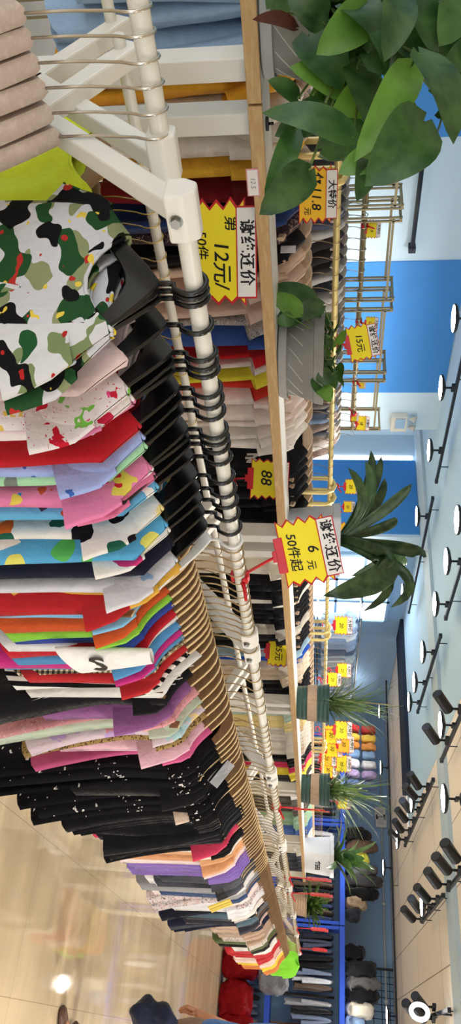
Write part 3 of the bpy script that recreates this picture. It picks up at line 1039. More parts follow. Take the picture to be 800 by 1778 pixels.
# fringe of the feathery shawl
if ROWOBJ.get('white feathery fringed shawl'):
    sh = ROWOBJ['white feathery fringed shawl'][0]
    mb = MB()
    for i in range(700):
        a = R_.uniform(-1, 1)
        b = R_.random()
        y, z = a * (.14 + .05 * b), -.11 - .06 * abs(a) - .38 * b
        d = V((R_.uniform(-.02, .005), R_.uniform(-.03, .01), -R_.uniform(.02, .05)))
        p = V((-.018 if R_.random() < .75 else .016, y, z))
        mb.v += [p, p + V((0, .003, 0)), p + d]
        mb.f.append((len(mb.v) - 3, len(mb.v) - 2, len(mb.v) - 1))
    f = place('fringe', mb.mesh('fringe'), cloth((236, 234, 230)), sh)
    f['kind'] = 'stuff'
tg = ROWOBJ['black blouse with white paper tag'][0]
e = place('paper_tag', MB().box((-.02, -.1, -.17), (.002, .1, .075), Matrix.Rotation(.6, 3, 'X')).mesh('paper_tag'), cloth((214, 216, 222)), tg)
e['label'] = 'white paper tag with a dark line'
place('tag_line', MB().box((-.0215, -.1, -.17), (.001, .1, .007), Matrix.Rotation(.6, 3, 'X')).mesh('tag_line'), 'ink', e)
for g in ROWOBJ.get('dark grey tee with yellow stripes', []):
    place('cuff_stripe', MB().box((0, -.30, -.32), (.05, .006, .12), Matrix.Rotation(-.4, 3, 'X')).mesh('cuff_stripe'), cloth((220, 190, 70)), g)['label'] = 'yellow cuff stripe'

# low back rail of the row
for x, d, c in ((.205, 'maroon tee', (110, 26, 36)), (.235, 'dark maroon tee', (96, 22, 32)), (.265, 'wine red tee', (120, 30, 38)), (.30, 'dusty rose tee', (206, 168, 156)),
                (.345, 'blush tee', (222, 190, 176)), (.39, 'deep red tee', (150, 24, 30)), (.56, 'cream tee', (230, 218, 204)), (.62, 'coral tee', (216, 70, 60)), (.68, 'ivory tee', (232, 222, 208)),
                (.76, 'pale beige tee', (226, 212, 196)), (.86, 'oat tee', (214, 200, 184)),
                (1.36, 'black tee', (22, 22, 24)), (1.43, 'jet tee', (18, 18, 20)), (1.52, 'chalk white tee', (228, 224, 216)), (1.64, 'bone white tee', (224, 214, 200)), (1.76, 'coral red tee', (222, 80, 66)),
                (1.9, 'camel tee', (170, 136, 100)), (2.02, 'stone tee', (190, 178, 162)), (2.15, 'vanilla tee', (234, 222, 200)), (2.3, 'taupe tee', (140, 122, 106)),
                (2.66, 'tan tee', (170, 140, 110)), (2.8, 'brick red tee', (160, 60, 44)), (2.94, 'sand tee', (200, 178, 150)), (3.1, 'brown tee', (110, 80, 60)), (3.3, 'rust tee', (170, 70, 40)),
                (3.5, 'mocha tee', (130, 100, 80)), (3.9, 'biscuit tee', (206, 182, 150)), (4.3, 'almond tee', (220, 200, 176))):
    on_back(x, d, c, rz=math.radians(R_.uniform(-4, 4)), sc=(.9, .8, .75))

# gold rail garments -------------------------------------------------
gold = [  # column where the run ends, colour, description, kind
 (30, (150, 180, 214), 'light denim shirt', 'jacket'), (60, (170, 196, 222), 'pale blue denim shirt', 'jacket'), (85, (236, 160, 30), 'marigold tee', 'tee'), (118, (240, 168, 36), 'orange yellow tee', 'tee'),
 (150, (240, 180, 50), 'yellow tee', 'tee'), (170, (226, 218, 204), 'off white tee', 'tee'), (197, (240, 232, 220), 'cream tee', 'tee'), (232, (240, 184, 50), 'sunny yellow tee', 'tee'),
 (285, (122, 20, 32), 'dark red tee', 'tee'), (310, (198, 22, 36), 'red tee', 'tee'), (352, (34, 58, 118), 'navy blue tee', 'tee'), (376, 'pattern_dark', 'dark patterned blouse', 'tee'),
 (405, (26, 26, 30), 'black tee with a size tag', 'tee'), (425, (236, 200, 176), 'blush tee', 'tee'), (450, (230, 92, 50), 'bright orange tee', 'tee'), (480, (226, 196, 180), 'nude tee', 'tee'),
 (505, 'heather', 'grey heather tee', 'tee'), (520, (212, 224, 204), 'pale mint tee', 'tee'), (536, (52, 84, 160), 'cobalt tee', 'tee'), (566, (206, 26, 36), 'bright red tee', 'tee'), (582, (226, 214, 206), 'pale grey tee', 'tee'),
 (596, (140, 220, 90), 'lime tee', 'tee'), (616, (236, 224, 50), 'lemon yellow tee', 'tee'), (634, (214, 50, 40), 'tomato red tee', 'tee'), (684, (238, 222, 214), 'pale shell tee', 'tee'), (728, (244, 238, 230), 'bright white tee', 'tee'),
 (768, (24, 24, 28), 'black tee with white chest letters', 'tee'), (812, (36, 36, 40), 'charcoal black tee', 'tee'), (858, (20, 20, 24), 'jet black tee', 'tee'), (900, (244, 234, 214), 'cream white tee', 'tee'), (945, (248, 240, 224), 'ivory white tee', 'tee'),
 (988, (30, 30, 34), 'coal black tee', 'tee'), (1004, (240, 234, 224), 'chalk tee', 'tee'), (1034, (26, 26, 30), 'black cotton tee', 'tee'), (1058, (206, 200, 186), 'stone grey tee', 'tee'), (1078, (28, 28, 32), 'ink black tee', 'tee'), (1092, (160, 196, 222), 'ice blue tee', 'tee'),
 (1112, (36, 84, 200), 'vivid blue tee', 'tee'), (1132, (232, 214, 190), 'oatmeal tee', 'tee'), (1150, (24, 24, 28), 'night black tee', 'tee'), (1168, (26, 26, 36), 'dark navy tee', 'tee'), (1186, (226, 196, 150), 'sand tee', 'tee'), (1204, (190, 214, 204), 'aqua grey tee', 'tee'),
 (1222, (240, 220, 150), 'butter tee', 'tee'), (1270, (228, 222, 212), 'pale stone tee', 'tee'), (1284, (24, 24, 26), 'black printed tee', 'tee'), (1296, (226, 60, 110), 'rose red tee', 'tee'), (1306, (238, 220, 70), 'canary yellow tee', 'tee'), (1318, (60, 58, 60), 'graphite tee', 'tee'),
 (1345, (206, 204, 200), 'light grey tee', 'tee'), (1375, (90, 84, 78), 'umber tee', 'tee'), (1400, (150, 190, 160), 'sage tee', 'tee'), (1420, (70, 110, 190), 'blue print tee', 'tee'), (1450, (236, 230, 220), 'eggshell tee', 'tee'), (1480, (60, 66, 78), 'slate tee', 'tee')]
x = t_of(-40, GY)
NYOBJ = None
runs = {}
SHORT = {}
gi = 0
while gi < len(gold):
    uend, col, desc, kind = gold[gi]
    xe = t_of(uend, GY)
    if x >= xe - .015:
        gi += 1
        continue
    n = runs[desc] = runs.get(desc, -1) + 1
    if n == 0 and desc.startswith('black tee with white'):
        x += .11
    dn = desc if n == 0 else ORDS[n] + ' ' + desc
    rz = math.radians(R_.uniform(-5, 5))
    sd = R_.randrange(4)
    hanger('cream' if x < 5 else 'cream', x, GY, GZ, rz, 'cream wooden hanger holding the %s on the gold rail' % dn, 'cream hangers on the gold rail')
    g = garment(kind, col, 'cream', x, GY, GZ, rz, '%s on the gold rail behind the plant shelf' % dn, 'clothes on the gold rail', sd, (1.3, R_.uniform(.9, 1.0), R_.uniform(.98, 1.1)), lo=x > 3)
    if desc.startswith('black tee with white chest') and NYOBJ is None:
        NYOBJ = g
    if desc.startswith('black tee with a size') and n == 0:
        e = place('size_tag', MB().box((-.03, -.17, -.16), (.002, .035, .05)).mesh('size_tag'), cloth((236, 236, 236)), g)
        e['label'] = 'white size tag'
    x += .068 if x < 4 else .09
    while min(abs(x - q - e) for q in gx for e in (.05, -.05)) < .032:
        x += .012
p = ytext(NYOBJ, 'N', -.066, -.165, -.355, .075, 'sign_white', .03)
p = ytext(NYOBJ, 'Y', -.0665, -.165, -.36, .08, 'sign_white', .03)

# bronze rack hangers -------------------------------------------------
k = 0
bc = [(120, 112, 110), (176, 160, 150), (70, 74, 86), (206, 200, 196), (90, 96, 120), (150, 130, 120), (44, 46, 56), (190, 186, 190), (110, 130, 160), (60, 56, 58)]
bn = ['grey', 'beige', 'slate', 'pale', 'blue grey', 'taupe', 'charcoal', 'silver', 'denim', 'dark']
cnt = {}
x = bx[0] + .06
while x < bx[4] + .1:
    i = R_.randrange(10)
    for yy in (BY - .1,):
        c = cnt[i] = cnt.get(i, -1) + 1
        dn = '%s blouse' % bn[i] if c == 0 else '%s %s blouse' % (ORDS[c], bn[i])
        hanger('grey', x, yy, 1.79, math.radians(R_.uniform(-5, 5)), 'grey hanger on the bronze rack holding the ' + dn, 'hangers on the bronze racks')
        garment('tee', bc[i], 'grey', x, yy, 1.79, math.radians(R_.uniform(-4, 4)), dn + ' on the bronze rack by the blue wall', 'blouses on the bronze racks', i % 4, (1.2, .92, 1), lo=True)
    x += .075

# pale clothes on the far part of the long wall --------------------------
y7 = CAM.y + 6.42
cols = [((226, 232, 240), 'white'), ((190, 206, 226), 'icy blue'), ((150, 170, 200), 'blue grey'), ((206, 214, 226), 'pale silver'), ((96, 110, 140), 'slate blue')]
cnt = {}
for tier, (z, nm) in enumerate(((2.22, 'upper'), (1.5, 'lower'))):
    a, b = t_of(1075, y7 - .5), t_of(1208, y7 - .5)
    root = thing('wall_hanging_rail', 'silver rail holding the %s tier of pale clothes near the bright window' % nm, 'rail', (0, 0, 0), 0)
    place('rail', MB().tube([(a - .1, y7 - .45, z), (b + .1, y7 - .45, z)], .016, 8).mesh('rail', 'auto'), 'steel', root)
    for xx in (a, b):
        place('bracket', MB().bar((xx, y7 - .45, z), (xx, y7, z), .03, .03).mesh('bracket'), 'steel', root)
    n = 17
    for i in range(n):
        c, cn = cols[R_.randrange(5)]
        key = cn + nm
        q = cnt[key] = cnt.get(key, -1) + 1
        xx = a + (b - a) * (i + .5) / n
        dn = (ORDS[q] + ' ' if q else '') + cn + ' shirt'
        garment('tee', c, 'none', xx, y7 - .45, z, math.radians(R_.uniform(-12, 12)), '%s on the %s tier beside the bright window' % (dn, nm), 'pale shirts by the bright window', i % 4, (1.8, .9, .95), lo=True)

# blue storage racks at the far end -------------------------------------
BX = TX + 15.8
def blue_rack():
    y0, y1 = CAM.y - 1.6, CAM.y + 5.5
    n = 4
    cn = ['nearest the aisle', 'with bags piled on top', 'middle bay', 'behind the fern', ]
    for b in range(n):
        ya, yb = y0 + (y1 - y0) * b / n + .01, y0 + (y1 - y0) * (b + 1) / n - .01
        root = thing('storage_rack', 'blue steel storage rack at the far end, ' + ('beside the person', 'right of the red bags', 'behind the end of the aisle row', 'farthest from the red bags')[b], 'rack', (0, 0, 0), 0, 'blue steel racks along the far end')
        for yy in (ya + .03, yb - .03):
            for xx in (BX, BX + .5):
                place('post', MB().box((xx, yy, 1.03), (.05, .05, 2.06)).mesh('post'), 'blue_steel', root)
        for z in (.75, 2.04):
            for xx in (BX - .03, BX + .53):
                place('beam', MB().box((xx, (ya + yb) / 2, z), (.03, yb - ya, .09)).mesh('beam'), 'blue_steel', root)
            place('deck', MB().box((BX + .25, (ya + yb) / 2, z + .03), (.52, yb - ya - .04, .02)).mesh('deck'), 'blue_steel', root)
    return y0, y1
y0, y1 = blue_rack()
pal = [((38, 42, 58), 'dark navy'), ((22, 22, 26), 'black'), ((70, 78, 104), 'slate'), ((110, 124, 156), 'faded denim'), ((150, 152, 160), 'grey'), ((200, 204, 214), 'white'), ((96, 76, 66), 'brown'), ((50, 66, 110), 'indigo'), ((30, 34, 44), 'charcoal')]
cnt = {}
for tier, (z, nm, L) in enumerate(((1.93, 'upper', 1.0), (.64, 'lower', .55))):
    yy = y0 + .1
    while yy < y1 - .05:
        c, cn = pal[R_.randrange(9)]
        key = cn + nm
        q = cnt[key] = cnt.get(key, -1) + 1
        dn = (ORDS[q] + ' ' if 0 < q < 18 else '') + cn + ' jacket'
        g = garment('jacket' if R_.random() < .75 else 'trousers', c, 'none', BX + .24, yy, z, PI / 2 + math.radians(R_.uniform(-4, 4)), '%s on the %s tier of the blue racks' % (dn, nm), 'dark jackets hung on the blue racks', R_.randrange(4), (1.25, .95, L / .8 * R_.uniform(.8, 1.1)), lo=True, sleeves=R_.random() < .6)
        if g['category'] == 'trousers':
            g['label'] = uniq(g['label'].replace('jacket', 'trousers'))
        yy += .115
        while min(abs(yy - (y0 + (y1 - y0) * b / 4)) for b in range(5)) < .09:
            yy += .02
# mid tier folded garments: dark stacks on the lower deck are hung clothes too
from mathutils import noise as mn
def lump(name, label, cat, c, s, mat, group=None, seed=0, rz=0, crease=.22, layers=0):
    """a soft pile or sack: a rounded box crumpled by noise, with fold lines where cloth is stacked"""
    off = V((seed * 3.7, seed * 1.3, seed * 2.1))
    rows = []
    nu, nv = 40, 24
    sg = lambda q: math.copysign(abs(q) ** .6, q)
    for j in range(nv + 1):
        th = PI * j / nv
        r = []
        for i in range(nu + 1):
            f = 2 * PI * (i % nu) / nu
            d = V((sg(math.sin(th) * math.cos(f)), sg(math.sin(th) * math.sin(f)), sg(math.cos(th))))
            p = V((d.x * s[0] / 2, d.y * s[1] / 2, d.z * s[2] / 2))
            k = 1 + crease * (mn.noise(p * 7 + off) + .6 * mn.noise(p * 17 + off) + .35 * abs(mn.noise(p * 34 + off)))
            if layers:
                k += .1 * abs(math.sin(layers * PI * (d.z * .5 + .5) + 1.5 * mn.noise(p * 4 + off)))
            z = s[2] / 2 + p.z * (1 + .6 * crease * mn.noise(V((p.x * 9, p.y * 9, seed * 1.0))))
            r.append(V((p.x * k, p.y * k, max(0, z))))
        rows.append(r)
    o = place(name, MB().grid(rows).mesh(name, True), mat, None, c)
    o.rotation_euler = (0, 0, rz)
    tag(o, label, cat, group)
    return o
tops = [('black bundle of folded jackets', (26, 26, 30)), ('brown bundle of coats', (96, 74, 60)), ('yellow bundle of vests', (216, 216, 70)), ('grey bundle of trousers', (90, 92, 96)), ('dark grey sack of clothes', (56, 56, 60)),
        ('black sack of clothes', (18, 18, 20)), ('tan bundle of coats', (150, 128, 104)), ('charcoal bundle of jeans', (40, 44, 54))]
us = [1450, 1470, 1490, 1510, 1530, 1550, 1570, 1590]
for i, (u, (d, c)) in enumerate(zip(us, tops)):
    p = at_x(u, 612, BX + .25)
    lump('clothes_bundle', d + ' on top of the blue racks', 'bundle', (BX + .22, p.y, 2.09), (.4, .2, (.5, .62, .45, .6, .7, .62, .4, .3)[i]), cloth(c), 'bundles on top of the blue racks', i, .1 * (i % 3), .4, 5)
for i, (u, (d, c), h) in enumerate(zip((1655, 1682, 1706, 1728, 1752, 1775), [('black sack slumped', (22, 22, 26)), ('dark pack with pale straps', (40, 42, 48)), ('grey coat folded', (110, 110, 112)), ('black padded coat folded', (20, 22, 28)), ('cream coat folded', (206, 200, 184)), ('blue sack slumped', (120, 150, 190))], (.35, .55, .62, .6, .5, .35))):
    p = at_x(u, 612, BX + .25)
    lump('clothes_bundle', d + ' on top of the blue racks near the grid panel', 'bundle', (BX + .22, p.y, 2.09), (.42, .23, h), cloth(c), 'bundles on top of the blue racks', i + 20, .1 * (i % 3), .4, 5)
for i, (u, d, c) in enumerate(((1270, 'red packet of socks', (190, 40, 50)), (1286, 'yellow packet of socks', (230, 190, 60)), (1300, 'orange packet of socks', (226, 140, 60)), (1314, 'blue packet of socks', (120, 160, 210)), (1330, 'white packet of socks', (220, 224, 230)), (1348, 'lilac packet of socks', (160, 140, 190)), (1366, 'denim bundle', (80, 100, 150)))):
    p = at_x(u, 612, BX + .25)
    for r in range(2):
        lump('clothes_packet', d + (' on top of the blue racks behind the grassy plants', ' in the upper layer on the blue racks')[r], 'packet', (BX + .1 + .05 * r, p.y, 2.09 + .33 * r), (.3, .14, .3), cloth(tuple(max(0, min(255, q + (0, 20)[r])) for q in c)), 'packets on top of the blue racks', i + 40 + r * 10, 0, .3)
# plastic bags on the floor in front of the racks
for i, (u, x, s, mt, d) in enumerate(((1668, 394, (.5, .52, .62), 'red_bag', 'dark red plastic bag below the lime green tee'), (1735, 392, (.5, .56, .55), 'red_bag', 'larger red plastic bag behind the person\'s arm'), (1790, 392, (.5, .5, .6), 'red_bag', 'red plastic bag at the picture edge'))):
    p = at_x(u, x, BX - .75)
    lump('plastic_bag', d, 'bag', (BX - .75, p.y, 0), s, mt, 'red plastic bags on the floor', i + 70, 0, .3)
p = at_x(1695, 420, BX - .62)
lump('plastic_bag', 'grey plastic bag resting on the red bags', 'bag', (BX - .75, p.y, .63), (.42, .42, .5), 'grey_bag', None, 91, 0, .35)
p = at_x(1758, 660, TX + 16.76)
gp = thing('grid_panel', 'dark wire grid panel fixed to the far wall', 'wire panel', (0, 0, 0))
mb = MB()
for i in range(13):
    mb.box((TX + 16.75, p.y - .65 + .11 * i, p.z - .05), (.012, .012, .8))
for i in range(6):
    mb.box((TX + 16.75, p.y, p.z - .42 + .15 * i), (.012, 1.35, .012))
place('wire_mesh', mb.mesh('wire_mesh'), 'track_black', gp)
place('frame_edge', MB().box((TX + 16.74, p.y, p.z + .36), (.03, 1.4, .05)).box((TX + 16.74, p.y + .68, p.z - .05), (.03, .04, .8)).mesh('frame_edge'), 'track_black', gp)

# low black metal stand at the end of the row
p = at_z(1618, 372, 0)
bs = thing('metal_stand', 'low black metal stand past the end of the aisle row', 'stand', (p.x - 4.2, p.y + .35, 0))
for dx in (-.18, .18):
    for dy in (-.14, .14):
        place('leg', MB().box((dx, dy, .24), (.03, .03, .48)).mesh('leg'), 'track_black', bs)
    place('side_bar', MB().box((dx, 0, .2), (.025, .28, .025)).mesh('side_bar'), 'track_black', bs)
place('top_plate', MB().box((0, 0, .49), (.42, .34, .025)).mesh('top_plate'), 'track_black', bs)
# ------------------------------------------------------------------ price signs
def face_cam(p):
    d = CAM - p
    return math.atan2(d.x, -d.y)
def burst(w, h, n, amp, seed):
    rr = random.Random(seed)
    pts = []
    L, Rr = [], []
    for i in range(n * 2 + 1):
        q = i / (2 * n)
        o = amp if i % 2 else 0
        L.append((-w / 2 + (0 if i % 2 else -1) * amp * rr.uniform(.7, 1.1), -h / 2 + h * q))
        Rr.append((w / 2 + (0 if i % 2 else 1) * amp * rr.uniform(.7, 1.1), h / 2 - h * q))
    return L + Rr
SIGN_G = 'yellow starburst price signs'
def price_sign(label, pos, w, h, tilt=0.0, yaw=None, head='谢绝还价', lines=(), seed=0, orange=False, holder=True, clip=None, small=False):
    rz = face_cam(pos) if yaw is None else yaw
    root = thing('price_sign', label, 'price sign', pos, 0, SIGN_G)
    root.rotation_euler = (0, tilt, rz)
    n = 4 if not small else 3
    hh = h * .27
    ph = h - hh * .6
    mb = MB()
    mb.prism([(x * 1.0, z - hh * .3) for x, z in burst(w, ph, n, w * .11, seed)], -.002, .002)
    place('red_board', mb.mesh('red_board'), 'sign_red', root)
    fm = MB()
    fm.prism([(x, z - hh * .3) for x, z in burst(w * .93, ph * .95, n, w * .105, seed)], -.0035, -.0022)
    place('yellow_face', fm.mesh('yellow_face'), 'sign_orange' if orange else 'sign_yellow', root)
    zt = h / 2 - hh * .55
    hw = w * .5
    place('header_rim', MB().box((0, -.004, zt), (w * 1.02, .0016, hh * 1.12)).mesh('header_rim'), 'sign_red', root, bevel=0)
    place('header_strip', MB().box((0, -.005, zt), (w * .98, .0016, hh * .98)).mesh('header_strip'), 'sign_white', root)
    if head:
        nn = len(head)
        put_text(head, root, 0, -.0064, zt, min(hh * .86, w * .92 / nn), 'ink', .018)
    for (s, fx, fz, fs) in lines:
        put_text(s, root, fx * w, -.0042, fz * h, fs * h, 'marker_ink', .012, 0, 'handwriting', .15)
    if holder:
        hd = MB().box((0, 0, -h * .5 - .001), (w * .62, .012, h * .16)).box((0, 0, -h * .6), (w * .2, .012, h * .1))
        place('holder', hd.mesh('holder'), 'red_plastic', root, bevel=.0015)
    if clip is not None:
        inv = (Matrix.Translation(pos) @ root.rotation_euler.to_matrix().to_4x4()).inverted()
        c = inv @ clip[0]
        ax = inv.to_3x3() @ clip[1]
        st = V((0, 0, -h * .6))
        place('arm', MB().tube([st, st * .6 + c * .4 + V((0, 0, 0)), c + (st - c).normalized() * .016], max(.0035, h * .022), 8).mesh('arm', True), 'red_plastic', root)
        r = clip[2]
        k = MB()
        u_ = ax.normalized()
        s1 = u_.cross((st - c).normalized()).normalized()
        s2 = s1.cross(u_)
        loop = []
        for q in range(15):
            a = math.radians(40 + q * 20)
            loop.append(c + (s1 * math.cos(a) + s2 * math.sin(a)) * (r + .004))
        for off in (-.008, 0, .008):
            k.tube([p + u_ * off for p in loop], .0046, 6)
        k.tube([loop[0], loop[0] + (loop[0] - c) * 1.2 - s2 * .002, loop[0] + (loop[0] - c) * 2.1 + s1 * .012], [.006, .005, .004], 6)
        place('clamp', k.mesh('clamp', True), 'red_plastic', root)
    return root
AX = V((1, 0, 0))
price_sign('large yellow price sign reading 12, taped below the shelf edge behind black hooks', at_y(440, 387, .868), .235, .185, math.radians(0), None, '谢绝还价', (('第', -.33, .12, .22), ('12元/', .12, -.03, .30), ('50件', -.1, -.32, .2)), 3, False, False)
pz = t_of(1001, 0)
price_sign('yellow price sign reading 6, held by the big red clip on the aisle rail', at_d(955, 537, 1.66), .125, .125, math.radians(-13), None, '谢绝还价', (('6', -.02, .06, .26), ('元', .25, -.02, .17), ('50件起', -.02, -.28, .22)), 5, False, True, (V((pz, 0, RZ)), AX, .0145))
p = at_y(832, 468, 1.18)
price_sign('yellow price sign reading 88, behind the shelf edge in front of black tees', p, .155, .17, math.radians(2), None, '谢绝还价', (('88', -.05, -.1, .4),), 7, False, True, (p + V((-.0, -.0, -.17)), AX, .008))
p = at_y(1132, 488, 1.18)
price_sign('yellow price sign reading 25, behind the shelf edge beside the vivid blue tee', p, .16, .17, math.radians(2), None, '谢绝还价', (('25元', -.0, -.1, .32),), 9, False, True, (p + V((0, 0, -.17)), AX, .008))
price_sign('orange yellow price tag reading 11.8, hanging from the gold rail by pothos leaves', at_y(338, 552, GY - .24), .135, .115, 0, None, '大特价', (('仅11.8', -.08, -.05, .34), ('元', .33, -.28, .2)), 11, True, False)
for (u, x, w, hd, ln, d, yy) in ((563, 645, .085, '大特价', '11.8', 'yellow price sign standing behind another on the tall bronze rack', BY - .1), (594, 630, .125, '谢绝还价', '15元', 'slanted yellow price sign on a red arm clipped to the gold rail', GY),
                                (620, 627, .05, '', '', 'small yellow price tag just past the slanted price sign', BY - .1), (668, 629, .05, '', '', 'tiny yellow price tag at the edge of the blue wall panel', BY - .1),
                                (735, 630, .10, '大特价', '18', 'yellow price sign near the end of the bronze racks', BY - .1), (724, 616, .06, '', '', 'small yellow price tag tucked beside the end sign', BY - .12), (398, 648, .085, '大特价', '9.9', 'yellow price sign on the bronze rack before the white wall strip', BY - .1)):
    p = at_y(u, x, yy)
    c = at_y(u - 6, 618 if yy > 2 else 575, yy)
    c.z = 1.79 if yy > 2 else GZ
    c.y = yy
    price_sign(d, p, w, w * .95, math.radians(-12 if w > .12 else 3), None, hd, ((ln, 0, -.12, .3),) if ln else (), int(u), False, True, (c, AX, .014 if yy > 2 else .0117), small=w < .07)
for (u, x, w, yy, d) in ((845, 612, .09, 2.2, 'yellow price sign peeping over the strap leaves beside the gold loop'), (880, 606, .07, 2.2, 'yellow price tag above the white pot rim'), (925, 606, .12, 2.0, 'orange price sign behind the strap leaved plant'),
                         (1086, 596, .14, 2.2, 'yellow price sign with a red holder behind the gold rail'), (1164, 597, .13, 2.4, 'yellow price sign upper one before the grassy plant'), (1180, 580, .13, 2.3, 'yellow price sign lower one before the grassy plant')):
    p = at_y(u, x, yy)
    price_sign(d, p, w, w * 1.1, 0, None, '大特价', (('20', 0, -.12, .3),), int(u), 'orange' in d, True, (p + V((0, 0, -w * 1.2)), AX, .012))
names = 'first second third fourth fifth sixth seventh eighth'.split()
for i, (u, x) in enumerate(((1268, 596), (1292, 600), (1276, 578), (1300, 580), (1316, 570), (1326, 596), (1336, 572), (1392, 597))):
    p = at_y(u, x, 2.2)
    price_sign('%s yellow price sign from the grassy plants in the far sign cluster' % names[i], p, .19, .2, 0, None, '大特价', (('30', 0, -.12, .3),), i, i in (1, 4, 6), True, (p + V((0, 0, -.3)), AX, .02))
for (u, x0, x1, d, e) in ((1398, 482, 545, 'yellow price sign seen edge on, first red clip past the black dresses', 1.05), (1519, 500, 556, 'yellow and red price sign edge on, clipped where the white pot stands', 1.1), (1546, 504, 560, 'pale price sign edge on, on a red clip below the fern', 1.2),
                          (1606, 511, 556, 'price sign edge on with red clip near the row end', 1.15), (1641, 516, 556, 'last price sign edge on beside the lime green tee', 1.2)):
    cx = t_of(u, 0)
    c = V((cx, 0, RZ))
    Zd = (c - CAM).dot(FW)
    p = at_d(u + 8, x1, Zd)
    price_sign(d, p, .16, .14, 0, math.radians(-55 + 70), '谢绝还价', (('10', 0, -.1, .3),), int(u), False, True, (c, AX, .0145))
# small marks
st = at_y(317, 439, SY0 - .0115)
r = thing('price_sticker', 'pink rimmed price sticker reading 12.5 on the shelf wood edge', 'sticker', st, 0)
place('sticker_rim', MB().box((0, 0, 0), (.075, .001, .032)).mesh('rim'), cloth((222, 150, 160)), r)
place('sticker_face', MB().box((0, -.001, 0), (.069, .001, .026)).mesh('face'), 'sign_white', r)
put_text('12.5', r, 0, -.0018, 0, .018, cloth((150, 140, 150)), 0, 0, 'handwriting', .2)
hk = at_y(215, 460, 1.0)
r = thing('shelf_clip', 'small black metal clip on the shelf top beside the big pot', 'clip', (hk.x, 1.0, SZ), 0)
place('plate', MB().box((0, 0, .004), (.03, .018, .008)).mesh('plate'), 'spot_black', r, bevel=.002)
place('pin', MB().tube([(0, 0, .006), (0, 0, .02)], .004, 8).mesh('pin', True), 'spot_black', r)

# ------------------------------------------------------------------ plants
def leaf(mb, base, tip, w, nh, bend=.15, fold=.25, kind='heart', n=9):
    base, tip, nh = V(base), V(tip), V(nh)
    d = tip - base
    L = d.length
    if L < 1e-4: return
    d.normalize()
    s = d.cross(nh)
    if s.length < .05:
        s = d.cross(V((.3, .5, .8)))
    s.normalize()
    nn = s.cross(d)
    rows = []
    for i in range(n + 1):
        q = i / n
        if kind == 'heart':
            ww = 1.18 * (max(q, .0005) ** .36) * ((1 - q) ** .7) / .62 if q < 1 else 0
        elif kind == 'strap':
            ww = min(1, q * 5 + .35) * (1 - q ** 5) ** .8
        else:
            ww = (1 - q) ** .5 * (.5 + .5 * min(1, q * 6))
        c = base + d * L * q + nn * (bend * L * (math.sin(q * PI) * .55 - q * q * .35))
        r = []
        for k in range(-2, 3):
            a = k / 2
            back = -.10 * L * abs(a) * (1 - q) ** 6 if kind == 'heart' else 0
            r.append(c + s * (a * w * .5 * ww) + nn * (fold * w * .5 * (abs(a) ** 1.3) * ww * .6) + d * back)
        rows.append(r)
    mb.grid(rows)
def arc_leaf(mb, base, az, el, L, droop, w, kind='strap', n=10, fold=.3):
    """a strap leaf that leaves the crown at elevation el and bends over under its weight"""
    pts = [V(base)]
    d = V((math.cos(az) * math.cos(el), math.sin(az) * math.cos(el), math.sin(el)))
    for i in range(n):
        pts.append(pts[-1] + d * (L / n))
        d = (d + V((0, 0, -droop / n * (.4 + 1.2 * i / n)))).normalized()
    rows = []
    for i, p in enumerate(pts):
        q = i / n
        dd = (pts[min(i + 1, n)] - pts[max(i - 1, 0)]).normalized()
        s = dd.cross(V((0, 0, 1)))
        if s.length < .1:
            s = V((-math.sin(az), math.cos(az), 0))
        s.normalize()
        nn = s.cross(dd)
        if kind == 'strap':
            ww = (.45 + .55 * min(1, q * 2.5)) * (1 - max(0, (q - .55) / .45) ** 2.2) ** .7
        else:
            ww = (1 - q) ** .6
        rows.append([p - s * w * .5 * ww + nn * fold * w * .3 * ww, p, p + s * w * .5 * ww + nn * fold * w * .3 * ww])
    mb.grid(rows)
def solid(o, t=.0012):
    m = o.modifiers.new('thick', 'SOLIDIFY')
    m.thickness = t
    return o
UPV = V((0, 0, 1))
TOC = (-FW0)
def bowl_pot(root, s=1.0, groove=True):
    place('saucer', MB().lathe([(.115 * s, 0), (.128 * s, .004), (.136 * s, .022 * s), (.14 * s, .03 * s), (.134 * s, .03 * s), (.125 * s, .012)], 40).mesh('saucer', 'auto'), 'saucer_grey', root)
    prof = [(.112 * s, .014), (.118 * s, .03 * s), (.132 * s, .085 * s), (.135 * s, .088 * s), (.146 * s, .118 * s), (.15 * s, .12 * s), (.156 * s, .15 * s), (.148 * s, .152 * s), (.142 * s, .13 * s), (.0005, .128 * s)]
    place('pot', MB().lathe(prof, 44).mesh('pot', 'auto'), 'concrete_pot', root)
    gm = MB()
    for k in range(14):
        a = 2 * PI * k / 14
        pts = []
        for j in range(7):
            q = j / 6
            rr_ = (.1185 + .0135 * q) * s + .0006
            aa = a + .5 * q
            pts.append(V((rr_ * math.cos(aa), rr_ * math.sin(aa), (.032 + .052 * q) * s)))
        gm.tube(pts, .0016, 5)
    place('slanted_ribs', gm.mesh('ribs', True), 'old_white', root)
    place('soil', MB().lathe([(.0005, .13 * s), (.141 * s, .132 * s)], 24).mesh('soil'), 'soil', root)
SC_ = 1.03
